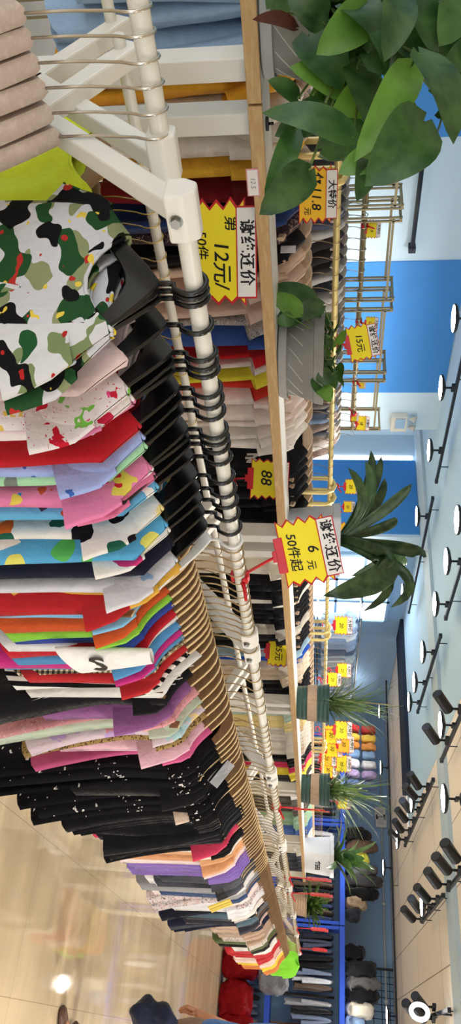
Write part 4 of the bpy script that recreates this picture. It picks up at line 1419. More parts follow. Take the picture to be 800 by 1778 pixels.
# big trailing pothos
PX = t_of(22, SC_ + .02)
root = thing('potted_pothos', 'big trailing pothos with heart shaped leaves in a grey ribbed pot', 'plant', (PX, SC_ + .02, SZ + .001), 0)
bowl_pot(root, 1.0)
rr = random.Random(5)
fm, sm = MB(), MB()
O = V(root.location)
named = [  # base column/row, tip column/row, width, distance
 ((212, 735), (318, 640), .12, 1.42), ((118, 712), (272, 622), .075, 1.45), ((92, 640), (118, 780), .105, 1.5), ((95, 728), (240, 796), .09, 1.38), ((-20, 800), (78, 765), .09, 1.45),
 ((20, 640), (92, 552), .085, 1.5), ((-10, 690), (100, 672), .075, 1.42), ((62, 535), (152, 592), .115, 1.6), ((160, 590), (112, 505), .08, 1.6), ((240, 612), (188, 458), .07, 1.5),
 ((172, 516), (138, 466), .052, 1.62), ((228, 512), (346, 461), .05, 1.52), ((296, 536), (371, 453), .075, 1.48), ((282, 648), (298, 590), .06, 1.5), ((268, 640), (346, 622), .055, 1.5),
 ((258, 560), (215, 640), .075, 1.58), ((120, 620), (235, 655), .11, 1.55), ((40, 560), (-10, 500), .09, 1.55), ((15, 470), (-40, 530), .08, 1.6), ((130, 690), (40, 640), .1, 1.5),
 ((80, 760), (-20, 700), .1, 1.45), ((190, 560), (235, 480), .07, 1.55), ((150, 660), (205, 575), .085, 1.6), ((60, 700), (125, 745), .1, 1.5), ((10, 600), (60, 660), .1, 1.5), ((175, 640), (140, 560), .09, 1.66)]
for (b, t, w, dd) in named:
    B = at_d(b[0], b[1], dd) - O
    T = at_d(t[0], t[1], dd - .03) - O
    leaf(fm, B, T, w, TOC + UPV * .5 + V((rr.uniform(-.3, .3), rr.uniform(-.3, .3), 0)), rr.uniform(.1, .3), rr.uniform(.1, .4))
    c0 = V((rr.uniform(-.05, .05), rr.uniform(-.05, .05), .14))
    mid = (c0 + B) / 2 + V((0, 0, .05))
    sm.tube([c0, c0 * .6 + mid * .4 + V((0, 0, .02)), mid, B * .75 + mid * .25, B], .0026, 6)
for i in range(110):
    a = rr.uniform(0, 2 * PI)
    q = rr.uniform(.03, .24)
    z = rr.uniform(.12, .5)
    B = V((q * math.cos(a), q * math.sin(a), z))
    oa = a + rr.uniform(-1, 1)
    L = rr.uniform(.09, .15)
    T = B + V((math.cos(oa) * L * .8, math.sin(oa) * L * .8, rr.uniform(-.1, .04)))
    leaf(fm, B, T, L * .8, UPV + V((rr.uniform(-.5, .5), rr.uniform(-.5, .5), 0)), rr.uniform(.1, .35), rr.uniform(.1, .4))
    sm.tube([V((B.x * .2, B.y * .2, .13)), V((B.x * .5, B.y * .5, z * .8)), B], .0022, 5)
place('foliage', fm.mesh('foliage', True), 'pothos_leaf', root)
place('stems', sm.mesh('stems', True), 'stem_green', root)
dm = MB()
leaf(dm, at_d(48, 512, 1.55) - O, at_d(30, 440, 1.52) - O, .035, TOC + UPV * .3, .25, .5)
o = place('dry_leaf', dm.mesh('dry_leaf', True), 'dry_leaf', root)
o['label'] = 'curled brown dry leaf'
# small pothos
PX = t_of(622, SC_)
root = thing('potted_pothos', 'small pothos in a grey ribbed pot with leaves spilling over one side', 'plant', (PX, SC_, SZ + .001), 0)
bowl_pot(root, 1.0)
O = V(root.location)
fm, sm = MB(), MB()
for (b, t, w, dd) in (((520, 545), (496, 470), .07, 2.5), ((545, 520), (510, 468), .075, 2.45), ((530, 560), (548, 505), .065, 2.46), ((540, 520), (562, 478), .075, 2.5), ((552, 508), (560, 480), .05, 2.44),
                      ((590, 550), (600, 585), .05, 2.55), ((640, 548), (622, 580), .055, 2.55), ((655, 550), (690, 562), .075, 2.5), ((672, 555), (697, 575), .06, 2.5), ((638, 560), (675, 585), .05, 2.55), ((625, 555), (640, 552), .05, 2.5),
                      ((570, 552), (545, 575), .04, 2.6), ((605, 556), (580, 572), .04, 2.6), ((618, 552), (612, 575), .05, 2.6), ((650, 575), (660, 548), .06, 2.48)):
    B, T = at_d(b[0], b[1], dd) - O, at_d(t[0], t[1], dd) - O
    leaf(fm, B, T, w, TOC + UPV * .6, rr.uniform(.1, .3), .25)
    sm.tube([V((0, 0, .135)), V((B.x * .5, B.y * .5, max(B.z, .12) + .04)), B], .002, 5)
for i in range(26):
    a = rr.uniform(0, 2 * PI)
    q = rr.uniform(.02, .13)
    B = V((q * math.cos(a), q * math.sin(a), rr.uniform(.14, .2)))
    L = rr.uniform(.05, .08)
    leaf(fm, B, B + V((math.cos(a) * L, math.sin(a) * L, rr.uniform(-.03, .04))), L * .8, UPV, .2, .25)
lo = at_d(575, 575, 2.6) - O
sm.tube([V((-.05, -.05, .14)), lo, at_d(610, 592, 2.58) - O, at_d(626, 580, 2.58) - O, V((.05, -.05, .14))], .0022, 6)
place('foliage', fm.mesh('foliage', True), 'pothos_leaf', root)
place('stems', sm.mesh('stems', True), 'stem_green', root)

def box_pot(root, w0, w1, h, mat, text=None, rows=2):
    pr = []
    for z, w in ((0, w0), (h * .86, w1), (h * .865, w1 * 1.06), (h, w1 * 1.07), (h, w1 * .98), (h * .9, w1 * .96)):
        hw = w / 2
        r = hw * .12
        lp = []
        for cx, cy, a0 in ((1, 1, 0), (-1, 1, 90), (-1, -1, 180), (1, -1, 270)):
            for k in range(4):
                a = math.radians(a0 + 30 * k)
                lp.append(V((cx * (hw - r) + r * math.cos(a), cy * (hw - r) + r * math.sin(a), z)))
        pr.append(lp)
    place('pot', MB().loft(pr).mesh('pot', 'auto'), mat, root)
    place('soil', MB().box((0, 0, h * .91), (w1 * .94, w1 * .94, .01)).mesh('soil'), 'soil', root)
    if text:
        for k, t in enumerate(text):
            put_text(t[0], root, t[1] * w1, -(w0 + (w1 - w0) * t[2]) / 2 - .0025, t[2] * h, t[3], t[4] if len(t) > 4 else 'ink', .01)
# strap leaved plant
PX = t_of(932, SC_ + .02)
root = thing('strap_leaved_plant', 'dark green strap leaved plant in a square white pot', 'plant', (PX, SC_ + .02, SZ + .001), math.radians(-40))
box_pot(root, .23, .262, .235, 'white_pot', [('• • •', -.28, .45, .02), ('• • •', -.28, .37, .02), ('家', -.05, .62, .04, 'sign_red')])
fm = MB()
crown = V((0, 0, .225))
O = Matrix.Translation(root.location) @ Matrix.Rotation(math.radians(-40), 4, 'Z')
OI = O.inverted()
for (u, x, w, sag, dd) in ((812, 604, .05, .14, 3.42), (800, 634, .055, .12, 3.5), (782, 644, .055, .08, 3.55), (792, 662, .05, .06, 3.6), (840, 715, .055, .05, 3.45), (968, 735, .06, .16, 3.3), (900, 690, .05, .08, 3.7),
                        (985, 655, .06, .2, 3.3), (1055, 678, .05, .3, 3.4), (1062, 630, .045, .28, 3.4), (985, 700, .05, .15, 3.6), (830, 668, .05, .08, 3.7), (1035, 560, .12, .4, 3.25), (1000, 610, .06, .25, 3.6), (860, 690, .05, .05, 3.8)):
    T = OI @ at_d(u, x, dd)
    n = 12
    mid = (crown + T) / 2 + V((0, 0, sag * 1.2))
    pts = []
    for i in range(n + 1):
        q = i / n
        pts.append(crown * (1 - q) ** 2 + mid * 2 * q * (1 - q) + T * q * q)
    toc = (OI.to_3x3() @ TOC)
    rows = []
    for i, p in enumerate(pts):
        q = i / n
        d = (pts[min(i + 1, n)] - pts[max(i - 1, 0)]).normalized()
        s = d.cross(toc + V((0, 0, .4))).normalized()
        nn = s.cross(d)
        ww = (.4 + .6 * min(1, q * 2.2)) * (1 - max(0, (q - .6) / .4) ** 2.4) ** .7
        rows.append([p - s * w * .5 * ww + nn * w * .16 * ww, p - s * w * .25 * ww + nn * w * .05 * ww, p, p + s * w * .25 * ww + nn * w * .05 * ww, p + s * w * .5 * ww + nn * w * .16 * ww])
    fm.grid(rows)
solid(place('foliage', fm.mesh('foliage', True), 'broad_leaf', root), .0015)
# grassy plants in green pots
def round_pot(root, r0, r1, h, mat, band=True, text='LUCKY'):
    pr = [(r0 * .98, 0), (r0, .006)]
    for k in range(7):
        q = k / 7
        r = r0 + (r1 - r0) * q
        pr += [(r, h * (.04 + .9 * q)), (r * 1.012, h * (.07 + .9 * q)), (r * 1.012, h * (.13 + .9 * q)), (r, h * (.15 + .9 * q))]
    pr += [(r1 * 1.05, h * .97), (r1 * 1.05, h), (r1 * .96, h), (r1 * .95, h * .9)]
    place('pot', MB().lathe(pr, 36).mesh('pot', 'auto'), mat, root)
    if band:
        place('label_band', MB().lathe([(r0 * 1.03 + (r1 - r0) * .35, h * .33), (r0 * 1.03 + (r1 - r0) * .62, h * .62), (r0 * 1.0 + (r1 - r0) * .62, h * .62)], 36).mesh('label_band', 'auto'), 'label_tan', root)
    place('soil', MB().lathe([(.0005, h * .93), (r1 * .95, h * .92)], 20).mesh('soil'), 'soil', root)
def grass(root, z, n, L, spread, mat, w=.009, seed=0, droop=1.5):
    rr = random.Random(seed)
    mb = MB()
    for i in range(n):
        az = rr.uniform(0, 2 * PI)
        el = math.radians(rr.uniform(20, 85))
        arc_leaf(mb, (rr.uniform(-.04, .04), rr.uniform(-.04, .04), z), az, el, L * rr.uniform(.5, 1.15), droop * rr.uniform(.3, 1.3), w * rr.uniform(.6, 1.3), 'blade', 9)
    place('foliage', mb.mesh('foliage', True), mat, root)
PX = t_of(1216, SC_)
root = thing('grassy_plant', 'grassy plant in a dark green ribbed pot, the nearer of two', 'plant', (PX, SC_, SZ + .001), 0, 'grassy plants in green pots')
round_pot(root, .108, .125, .215, 'green_pot')
grass(root, .2, 130, .52, 1, 'blade_leaf', .011, 3, 1.5)
PX = t_of(1364, SC_)
root = thing('grassy_plant', 'grassy plant in a dark green ribbed pot, the farther of two', 'plant', (PX, SC_, SZ + .001), 0, 'grassy plants in green pots')
round_pot(root, .12, .14, .25, 'green_pot')
grass(root, .23, 120, .62, 1, 'blade_leaf', .016, 4, 1.6)
PX = t_of(1478, SC_)
root = thing('leafy_plant', 'dark pointed leaved plant in a white square pot with black brush mark', 'plant', (PX, SC_, SZ + .001), math.radians(-40))
box_pot(root, .28, .32, .34, 'white_pot', [('福', .05, .5, .13)])
mb = MB()
for i in range(26):
    arc_leaf(mb, (0, 0, .31), R_.uniform(0, 2 * PI), math.radians(R_.uniform(15, 80)), R_.uniform(.35, .62), R_.uniform(.5, 1.7), .085, 'strap', 9, .5)
place('foliage', mb.mesh('foliage', True), 'dark_leaf', root)
# fern on a stand past the shelf
p = at_d(1568, 500, 10.2)
root = thing('stand_table', 'pale pedestal past the shelf end carrying the fern', 'stand', (p.x, p.y, 0), 0)
place('column', MB().box((0, 0, .58), (.26, .26, 1.16)).mesh('column'), 'old_white', root, bevel=.008)
place('top_plate', MB().box((0, 0, 1.175), (.36, .36, .03)).mesh('top_plate'), 'white_paint', root, bevel=.006)
root = thing('fern', 'bushy green fern in a brown grey pot near the row end', 'plant', (p.x, p.y, 1.191), 0)
round_pot(root, .12, .15, .26, 'label_tan', False)
mb = MB()
for i in range(60):
    az, el = R_.uniform(0, 2 * PI), math.radians(R_.uniform(5, 85))
    L = R_.uniform(.25, .5)
    b = V((0, 0, .24))
    d = V((math.cos(az) * math.cos(el), math.sin(az) * math.cos(el), math.sin(el)))
    for k in range(14):
        q = (k + 1) / 14
        c = b + d * L * q + V((0, 0, -.35 * q * q * L))
        s = V((-math.sin(az), math.cos(az), 0))
        for sg in (-1, 1):
            leaf(mb, c, c + s * sg * .07 * (1.1 - q) + d * .03, .022, UPV, .1, .2, 'heart', 3)
place('foliage', mb.mesh('foliage', True), 'fern_leaf', root)
# ------------------------------------------------------------------ ceiling tracks and lamps
TZ = 2.9
LAMPS = []
def track(label, a, b, n=0):
    a, b = V(a), V(b)
    root = thing('ceiling_track', label, 'light track', (0, 0, 0), 0, 'black ceiling light tracks')
    place('channel', MB().bar(a, b, .035, .03).mesh('channel'), 'track_black', root)
    d = (b - a)
    for q in (.08, .5, .92):
        p = a + d * q
        place('drop_rod', MB().tube([p + V((0, 0, .01)), (p.x, p.y, CEIL)], .006, 6).mesh('drop_rod'), 'track_black', root)
    for e, s in ((a, -1), (b, 1)):
        place('end_cap', MB().box(e, (.045, .045, .036)).mesh('end_cap'), 'track_black', root)
def lamp(x, y, label, canopy=False, power=1.0, ztop=TZ):
    root = thing('track_lamp', label, 'ceiling lamp', (x, y, ztop), 0, 'round white glowing track lamps')
    if canopy:
        place('canopy', MB().lathe([(.05, .0), (.06, .004), (.06, CEIL - ztop - .001), (.05, CEIL - ztop)], 20).mesh('canopy', 'auto'), 'track_black', root)
    place('adapter', MB().box((0, 0, -.03), (.1, .03, .035)).mesh('adapter'), 'track_black', root, bevel=.004)
    place('stem', MB().tube([(0, 0, -.04), (0, 0, -.12)], .011, 8).mesh('stem', True), 'track_black', root)
    place('housing', MB().lathe([(.03, -.105), (.115, -.125), (.135, -.138), (.135, -.158), (.126, -.158), (.126, -.15)], 26).mesh('housing', 'auto'), 'spot_black', root)
    place('glowing_disc', MB().lathe([(.0005, -.151), (.125, -.151), (.125, -.156), (.06, -.162), (.0005, -.164)], 26).mesh('disc', 'auto'), 'lamp_glow', root)
    ld = bpy.data.lights.new('lamp_light', 'SPOT')
    ld.energy = LAMP_W * power
    ld.spot_size = math.radians(156)
    ld.spot_blend = .7
    ld.shadow_soft_size = .07
    ld.color = (1.0, .95, .87)
    lo = bpy.data.objects.new('lamp_light', ld)
    COL.objects.link(lo)
    lo.parent = root
    lo.location = (0, 0, -.185)
def cyl_spot(x, y, label, az, ztop=TZ, tilt=50, k=1.0):
    root = thing('cylinder_spot', label, 'spotlight', (x, y, ztop), az, 'black cylinder spotlights')
    place('adapter', MB().box((0, 0, -.03), (.1, .035, .04)).mesh('adapter'), 'spot_black', root, bevel=.004)
    place('stem', MB().tube([(0, 0, -.04), (0, 0, -.13)], .012, 8).mesh('stem', True), 'spot_black', root)
    place('yoke', MB().box((0, 0, -.135), (.035, .05, .035)).mesh('yoke'), 'spot_black', root, bevel=.004)
    t = math.radians(tilt)
    d = V((math.cos(t), 0, -math.sin(t)))
    c = V((0, 0, -.145))
    q = MB().tube([c - d * .03, c - d * .02, c + d * .2 * k, c + d * .2 * k + d * .002], [.03, .05, .05, .046], 22)
    b = place('barrel', q.mesh('barrel', 'auto'), 'spot_black', root)
    place('lens', MB().tube([c + d * (.2 * k + .0025), c + d * (.2 * k + .004)], .043, 22).mesh('lens'), 'track_black', b)
LAMP_W = 30
yT = [CAM.y + s for s in (5.7, 3.95, 2.73, 1.48, 2.07)]
track('black ceiling track nearest the blue wall, first length', (3.4, yT[0], TZ), (t_of(830, yT[0]), yT[0], TZ))
track('short black ceiling track before the bright window', (t_of(860, yT[0]), yT[0], TZ), (t_of(1053, yT[0]), yT[0], TZ))
for u, d in ((555, 'lamp over the blue wall panel, nearest of its track'), (672, 'lamp over the edge of the blue wall panel'), (778, 'lamp over the white wall light strip'), (890, 'lamp above the strap leaved plant, low against the recess'), (1020, 'lamp before the bright window, beside the strap leaves')):
    lamp(t_of(u, yT[0]), yT[0], d)
track('black ceiling track above the strap leaved plant', (2.2, yT[1], TZ), (t_of(1061, yT[1]), yT[1], TZ))
track('black ceiling track above the nearer grassy plant', (t_of(1092, yT[1]), yT[1], TZ), (t_of(1222, yT[1]), yT[1], TZ))
for u, d in ((700, 'lamp out past the near ceiling'), (895, 'lamp highest above the strap leaved plant'), (965, 'second lamp of the track above the strap leaved plant'), (1038, 'third lamp of the track above the strap leaved plant'), (1120, 'lamp after the gap in the second track'),
             (1172, 'lamp over the nearer grassy plant'), (1206, 'lamp next to the pale beam, over the grassy plants')):
    lamp(t_of(u, yT[1]), yT[1], d)
track('black ceiling track at the blue ceiling edge, nearer length', (2.0, yT[2], TZ), (t_of(1302, yT[2]), yT[2], TZ))
track('black ceiling track with six cylinder spots on the beige ceiling', (t_of(1336, yT[2]), yT[2], TZ), (t_of(1450, yT[2]), yT[2], TZ))
for u, d in ((1050, 'lamp over the second white rack'), (1242, 'big lamp beside the black cylinder spots at the ceiling edge'), (1375, 'lamp among the six cylinder spots'), (1441, 'lamp at the far end of the six cylinder spots')):
    lamp(t_of(u, yT[2]), yT[2], d)
AZ = math.radians(152)
names = 'first second third fourth fifth sixth'.split()
for i, u in enumerate((1348, 1366, 1388, 1406, 1424, 1440)):
    cyl_spot(t_of(u, yT[2]), yT[2], '%s black cylinder spot of the six on one track' % names[i], AZ + .1 * (i % 3 - 1), tilt=30 + 5 * (i % 2))
for i, u in enumerate((1214, 1268)):
    cyl_spot(t_of(u, yT[2]), yT[2], ('big black cylinder spot at the blue ceiling edge, higher one', 'big black cylinder spot at the blue ceiling edge, lower one')[i], AZ, tilt=32)
lamp(t_of(1366, yT[4]), yT[4], 'single lamp on its own round ceiling mount', True)
track('black ceiling track over the end of the aisle row, nearer length', (2.4, yT[3], TZ), (t_of(1519, yT[3]), yT[3], TZ))
track('short black ceiling track with lamp and cylinder spots over the row end', (t_of(1530, yT[3]), yT[3], TZ), (t_of(1577, yT[3]), yT[3], TZ))
lamp(t_of(1547, yT[3]), yT[3], 'lamp between the cylinder spots over the row end')
lamp(t_of(1200, yT[3]), yT[3], 'lamp over the black kids hangers')
for i, (u, d) in enumerate(((1465, 'cylinder spot nearest the picture edge over the row end'), (1486, 'second cylinder spot over the row end'), (1511, 'third cylinder spot over the row end'), (1537, 'cylinder spot before the lamp at the row end'), (1556, 'cylinder spot just after the lamp at the row end'), (1573, 'last cylinder spot over the row end'))):
    cyl_spot(t_of(u, yT[3]), yT[3], 'black ' + d, AZ, tilt=30 + 4 * (i % 2))
xf = TX + 15.1
def y_at(u, xx):
    k = (u - 889) / FPX
    return CAM.y + (xx - CAM.x) * (.574 - .819 * k) / (.819 + .574 * k)
track('long black ceiling track along the far end wall', (xf, y_at(1080, xf), TZ), (xf, CAM.y - 2.5, TZ))
for u, d in ((1118, 'far lamp by the pale hung shirts'), (1225, 'far lamp above the grassy plant'), (1320, 'far lamp between the two grassy plants'), (1490, 'far lamp above the white square pot with dark leaves'), (1742, 'far lamp by the wire grid panel')):
    lamp(xf, y_at(u, xf), d)
# lamps over the aisle, on the camera's side of the rack row
track('black ceiling track over the aisle', (1.0, CAM.y - 1.2, TZ), (9.0, CAM.y - 1.2, TZ))
for i, xx in enumerate((1.6, 3.4, 5.2, 7.0, 8.6)):
    lamp(xx, CAM.y - 1.2, '%s lamp of the track over the aisle' % names[i], False, 1.7)
p = at_d(1757, 728, 8.0)
root = thing('ring_lamp', 'white ring lamp hanging among black spots at the picture corner', 'ceiling lamp', p, 0)
mb = MB()
loop = [V((.0, .085 * math.cos(2 * PI * k / 28), .085 * math.sin(2 * PI * k / 28))) for k in range(29)]
mb.tube(loop, .022, 12, False)
rg = mb.mesh('ring', True)
rg.transform(Matrix.Rotation(math.radians(-35), 4, 'Z'))
place('ring', rg, 'ring_glow', root)
place('drop_rod', MB().tube([(0, 0, .17), (0, 0, CEIL - p.z)], .01, 8).mesh('rod', True), 'track_black', root)
for i, (u, x) in enumerate(((1762, 742), (1768, 770), (1752, 785), (1774, 795))):
    q = at_d(u, x, 8.3)
    q.z = min(q.z, 2.9)
    cyl_spot(q.x, q.y, '%s black cylinder spot clustered by the ring lamp' % names[i], AZ, q.z if q.z < TZ else TZ, 30)
track('black ceiling track behind the ring lamp', (at_d(1755, 770, 8.3).x - .9, at_d(1762, 770, 8.3).y, TZ), (at_d(1755, 770, 8.3).x + .9, at_d(1762, 770, 8.3).y, TZ))

# wall fittings
y6 = CAM.y + 6.7
a, b = at_y(268, 735, y6 - .08), at_y(434, 711, y6 - .08)
r = thing('wall_bar', 'black straight bar fixed high on the white wall strip', 'wall bar', (0, 0, 0))
place('bar', MB().tube([a, (b.x, a.y, a.z)], .022, 10).mesh('bar', True), 'track_black', r)
for e in (a, V((b.x, a.y, a.z))):
    place('end_mount', MB().box((e.x, e.y + .03, e.z), (.06, .1, .07)).mesh('mount'), 'track_black', r, bevel=.005)
p = at_y(736, 692, y6 - .05)
p.x = min(p.x, TX + 7.44)
r = thing('emergency_light', 'white emergency light box with twin heads on the wall edge', 'emergency light', (p.x, y6, p.z))
place('case', MB().box((0, -.045, 0), (.27, .09, .2)).mesh('case'), 'old_white', r, bevel=.01)
place('front_plate', MB().box((-.03, -.098, .01), (.18, .006, .12)).mesh('plate'), 'wall_far_blue', r)
for dx in (-.08, .08):
    place('lamp_head', MB().tube([(dx, -.06, .12), (dx, -.06, .16), (dx, -.08, .2)], [.012, .03, .045], 12).mesh('head', 'auto'), 'saucer_grey', r)
for (u, x, d) in ((1412, 660, 'white square wall box on the far wall'), (1426, 688, 'small grey box under the beige ceiling')):
    p = at_x(u, x, TX + 16.7)
    r = thing('junction_box', d, 'wall box', (TX + 16.795, p.y, min(p.z, 2.85)))
    place('case', MB().box((-.04, 0, 0), (.08, .26, .22)).mesh('case'), 'old_white', r, bevel=.01)
    place('cover', MB().box((-.083, 0, 0), (.008, .16, .12)).mesh('cover'), 'saucer_grey', r)
p = at_x(1500, 664, TX + 16.76)
r = thing('wall_conduit', 'thin pale conduit running along the far wall below the ceiling', 'pipe', (0, 0, 0))
place('pipe', MB().tube([(TX + 16.76, 4.2, p.z), (TX + 16.76, -3.5, p.z)], .022, 8).mesh('pipe', True), 'saucer_grey', r)
for yy in (3.2, 1.6, 0, -1.6):
    place('clip', MB().box((TX + 16.77, yy, p.z), (.06, .04, .06)).mesh('clip'), 'old_white', r)

# ------------------------------------------------------------------ person
def person():
    foot = at_z(1772, 112, 0)
    Zd = (foot - CAM).dot(FW0)
    fwd = -RT0
    left = -FW0
    base = foot + RT0 * .055
    root = thing('person', 'person in a denim shirt walking in the aisle, holding dark folded trousers', 'person', (base.x, base.y, 0))
    root.matrix_world = Matrix(((fwd.x, left.x, 0, base.x), (fwd.y, left.y, 0, base.y), (0, 0, 1, 0), (0, 0, 0, 1)))
    def skin(name, nodes, edges, rad, mat, par, sub=2, rootv=0):
        me = bpy.data.meshes.new(name)
        me.from_pydata([tuple(n) for n in nodes], edges, [])
        o = place(name, me, None, par)
        me.materials.append(M[mat])
        sk = o.modifiers.new('skin', 'SKIN')
        sk.use_smooth_shade = True
        if not me.skin_vertices:
            me.attributes.new('', 'FLOAT', 'POINT') if False else None
        with bpy.context.temp_override(object=o, active_object=o):
            pass
        lay = me.skin_vertices[0].data if len(me.skin_vertices) else None
        if lay is None:
            bpy.context.view_layer.objects.active = o
            with bpy.context.temp_override(object=o, active_object=o):
                bpy.ops.mesh.customdata_skin_add()
            lay = me.skin_vertices[0].data
        for i, r in enumerate(rad):
            lay[i].radius = r if isinstance(r, tuple) else (r, r)
            lay[i].use_root = (i == rootv)
        ss = o.modifiers.new('smooth', 'SUBSURF')
        ss.levels = ss.render_levels = sub
        return o
    elbow, shoulder = V((.10, .235, 1.10)), V((-.02, .185, 1.37))
    n = [V((0, 0, .93)), V((0, 0, 1.12)), V((-.01, 0, 1.30)), V((-.01, 0, 1.42)), V((.005, 0, 1.49)), V((.02, 0, 1.56)), V((.03, 0, 1.64)), V((.02, 0, 1.71)),
         shoulder, elbow, V((.178, .225, .85)), V((.205, .222, .80)),
         V((-.02, -.185, 1.37)), V((-.06, -.22, 1.10)), V((.02, -.23, .87)), V((.04, -.23, .80)),
         V((.0, .095, .86)), V((.06, .1, .49)), V((.0, .1, .10)), V((.03, .1, .045)), V((.13, .1, .032)),
         V((.0, -.095, .86)), V((-.10, -.1, .50)), V((-.24, -.1, .14)), V((-.23, -.1, .07)), V((-.13, -.1, .034))]
    e = [(0, 1), (1, 2), (2, 3), (3, 4), (4, 5), (5, 6), (6, 7), (3, 8), (8, 9), (9, 10), (10, 11), (3, 12), (12, 13), (13, 14), (14, 15), (0, 16), (16, 17), (17, 18), (18, 19), (19, 20), (0, 21), (21, 22), (22, 23), (23, 24), (24, 25)]
    r = [(.13, .10), (.115, .09), (.13, .1), (.10, .075), .05, .062, (.078, .09), (.06, .07), .052, .042, .029, .032, .052, .042, .029, .032,
         .085, .057, .038, .036, .03, .085, .057, .038, .036, .03]
    body = skin('body', n, e, r, 'skin', root)
    # fingers of the near hand, closed round the cloth
    hm = MB()
    for k, (dy, L) in enumerate(((.03, .075), (.01, .085), (-.011, .08), (-.03, .062))):
        b = V((.215, .222 + dy * .9, .785))
        d1, d2, d3 = V((.55, 0, -.85)), V((.05, 0, -1)), V((-.75, 0, -.6))
        p1 = b + d1.normalized() * L * .45
        p2 = p1 + d2.normalized() * L * .32
        p3 = p2 + d3.normalized() * L * .25
        hm.tube([b - d1.normalized() * .03, b, p1, p2, p3, p3 + d3 * .004], [.009, .0098, .009, .0085, .0075, .004], 10)
    hm.tube([V((.19, .255, .815)), V((.205, .272, .785)), V((.215, .268, .755)), V((.21, .25, .735)), V((.208, .246, .732))], [.011, .0115, .0105, .009, .005], 10)
    hm.tube([V((.175, .222, .84)), V((.20, .222, .80)), V((.222, .222, .772))], [.028, .036, .03], 12)
    h = place('hand', hm.mesh('hand', True), 'skin', root)
    fh = MB()
    for k, (dy, L) in enumerate(((.028, .07), (.009, .08), (-.01, .075), (-.028, .06))):
        b = V((.045, -.23 + dy, .785))
        fh.tube([b + V((0, 0, .03)), b, b + V((.012, 0, -L * .5)), b + V((.004, 0, -L)), b + V((.003, 0, -L - .003))], [.009, .0095, .0088, .0075, .004], 8)
    fh.tube([V((.06, -.21, .80)), V((.08, -.205, .77)), V((.083, -.207, .745))], [.011, .01, .006], 8)
    place('hand', fh.mesh('hand', True), 'skin', root)
    place('bracelet', MB().tube([V((.155, .225, .865)) + (V((.6, 0, .5)).normalized() * math.cos(2 * PI * k / 16) + V((0, 1, 0)) * math.sin(2 * PI * k / 16)) * .034 for k in range(17)], .004, 6, False).mesh('bracelet', True), 'bracelet', root)
    # clothes
    skin('shirt', [V((0, 0, .84)), V((0, 0, 1.0)), V((0, 0, 1.13)), V((-.01, 0, 1.3)), V((-.01, 0, 1.41)), V((0, 0, 1.46)), V((-.02, .185, 1.375)), V((.02, .215, 1.28)), V((.05, .228, 1.21)), V((-.02, -.185, 1.375)), V((-.045, -.21, 1.22)), V((-.055, -.217, 1.13))],
         [(0, 1), (1, 2), (2, 3), (3, 4), (4, 5), (4, 6), (6, 7), (7, 8), (4, 9), (9, 10), (10, 11)],
         [(.165, .135), (.155, .125), (.14, .112), (.152, .118), (.115, .09), (.066, .062), .068, .062, .06, .068, .062, .06], 'denim_shirt', root)
    skin('shorts', [V((0, 0, .95)), V((0, 0, .88)), V((.01, .1, .8)), V((.05, .1, .58)), V((-.01, -.1, .8)), V((-.085, -.1, .58))], [(0, 1), (1, 2), (2, 3), (1, 4), (4, 5)],
         [(.142, .115), (.145, .12), .108, .085, .108, .085], 'khaki', root)
    for nm, a in (('shoe', V((.0, .1, .0))), ('shoe', V((-.23, -.1, .02)))):
        sm = MB()
        rows = []
        for i in range(11):
            q = i / 10
            w = .042 + .012 * math.sin(q * PI) + .006 * q
            hgt = .075 - .035 * q + (.03 if q < .35 else 0)
            if q > .9: w *= .7; hgt *= .8
            x = -.06 + .26 * q
            rows.append([a + V((x, w * math.cos(2 * PI * k / 14), max(0, hgt * .5 + hgt * .5 * math.sin(2 * PI * k / 14)))) for k in range(14)])
        sm.loft(rows)
        place(nm, sm.mesh('shoe', True), 'shoe_brown', root)
    # head
    fm = MB()
    for sy in (-1, 1):
        fm.lathe([(.0005, -.011), (.008, -.008), (.011, 0), (.008, .008), (.0005, .011)], 10, (.108, sy * .033, 1.655))
    place('eyes', fm.mesh('eyes', True), 'eye', root)
    place('nose', MB().loft([[V((.108 + dx, w * math.cos(2 * PI * k / 8), z + .004 * math.sin(2 * PI * k / 8))) for k in range(8)] for dx, w, z in ((0, .006, 1.665), (.016, .012, 1.635), (.024, .016, 1.622), (.006, .014, 1.612))]).mesh('nose', True), 'skin', root)
    place('mouth', MB().tube([V((.098, -.025, 1.585)), V((.112, 0, 1.584)), V((.098, .025, 1.585))], [.003, .007, .003], 8).mesh('mouth', True), 'lip', root)
    for sy in (-1, 1):
        place('ear', MB().tube([V((.02, sy * .082, 1.66)), V((.012, sy * .094, 1.65)), V((.012, sy * .09, 1.62)), V((.02, sy * .08, 1.605))], [.008, .013, .011, .006], 8).mesh('ear', True), 'skin', root)
    rows = []
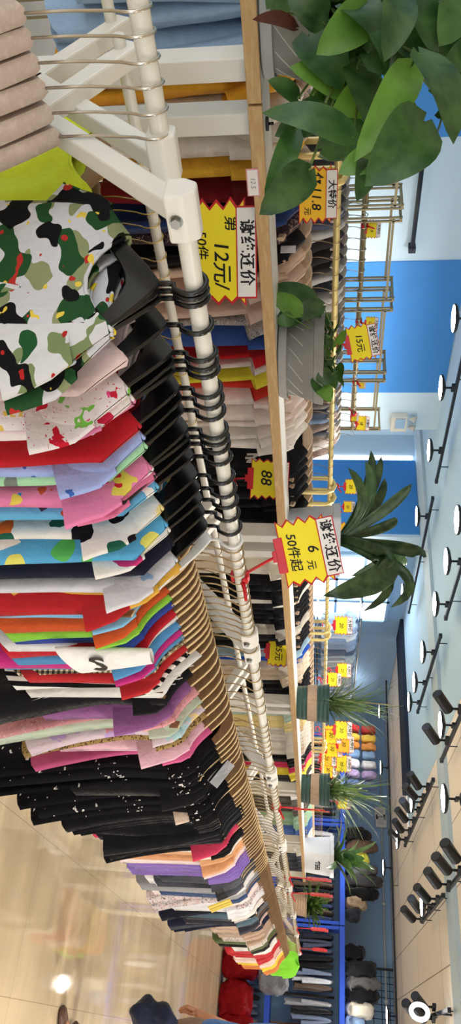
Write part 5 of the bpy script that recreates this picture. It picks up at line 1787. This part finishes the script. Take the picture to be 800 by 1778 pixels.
    for j in range(10):
        th = PI * .62 * j / 9
        rows.append([V((-.002 + .112 * math.sin(th) * math.cos(2 * PI * k / 24) * (.8 if math.cos(2 * PI * k / 24) > 0 else 1.05), .096 * math.sin(th) * math.sin(2 * PI * k / 24), 1.665 + .105 * math.cos(th) - (0 if math.cos(2 * PI * k / 24) > .2 else .06 * (j / 9) ** 2))) for k in range(24)])
    place('hair', MB().loft(rows).mesh('hair', True), 'hair', root)
    # the folded trousers
    q = root.matrix_world @ V((.235, .225, .735))
    lx = MB()
    rr = random.Random(3)
    rows = []
    for i in range(15):
        f = i / 14
        # a thick folded pad hanging from the fist
        cx = .015 + .05 * math.sin(f * 2.2)
        cz = .035 - .27 * f
        w = (.045, .06, .075, .085, .085, .08, .07, .065, .075, .09, .098, .098, .09, .075, .05)[i]
        rows.append([V((cx + w * math.copysign(abs(math.cos(2 * PI * k / 28)) ** .6, math.cos(2 * PI * k / 28)) * (1 + .1 * math.sin(3 * 2 * PI * k / 28 + f * 6)),
                        .7 * w * math.copysign(abs(math.sin(2 * PI * k / 28)) ** .6, math.sin(2 * PI * k / 28)) * (1 + .14 * math.sin(5 * 2 * PI * k / 28 + f * 9)),
                        cz + .014 * math.sin(2 * 2 * PI * k / 28 + 3 * f))) for k in range(28)])
    lx.loft(rows)
    o = place('folded_trousers', lx.mesh('folded_trousers', True), 'navy_dark')
    o.matrix_world = Matrix.Translation(q) @ root.matrix_world.to_3x3().to_4x4()
    tag(o, 'dark navy trousers folded over the hand of the person', 'trousers')
person()

# ------------------------------------------------------------------ even world light added as fill through the room's open sides
wd = bpy.data.worlds.new('world')
SC.world = wd
wd.use_nodes = True
bg = wd.node_tree.nodes['Background']
bg.inputs[0].default_value = (.93, .97, 1.0, 1)
bg.inputs[1].default_value = 1.0
SC.view_settings.view_transform = 'Standard'
SC.view_settings.look = 'None'
SC.view_settings.exposure = 1.1
SC.view_settings.gamma = 1.0
SC.view_settings.use_curve_mapping = False
SC.cycles.use_denoising = True
SC.cycles.max_bounces = 8
SC.cycles.sample_clamp_indirect = 6
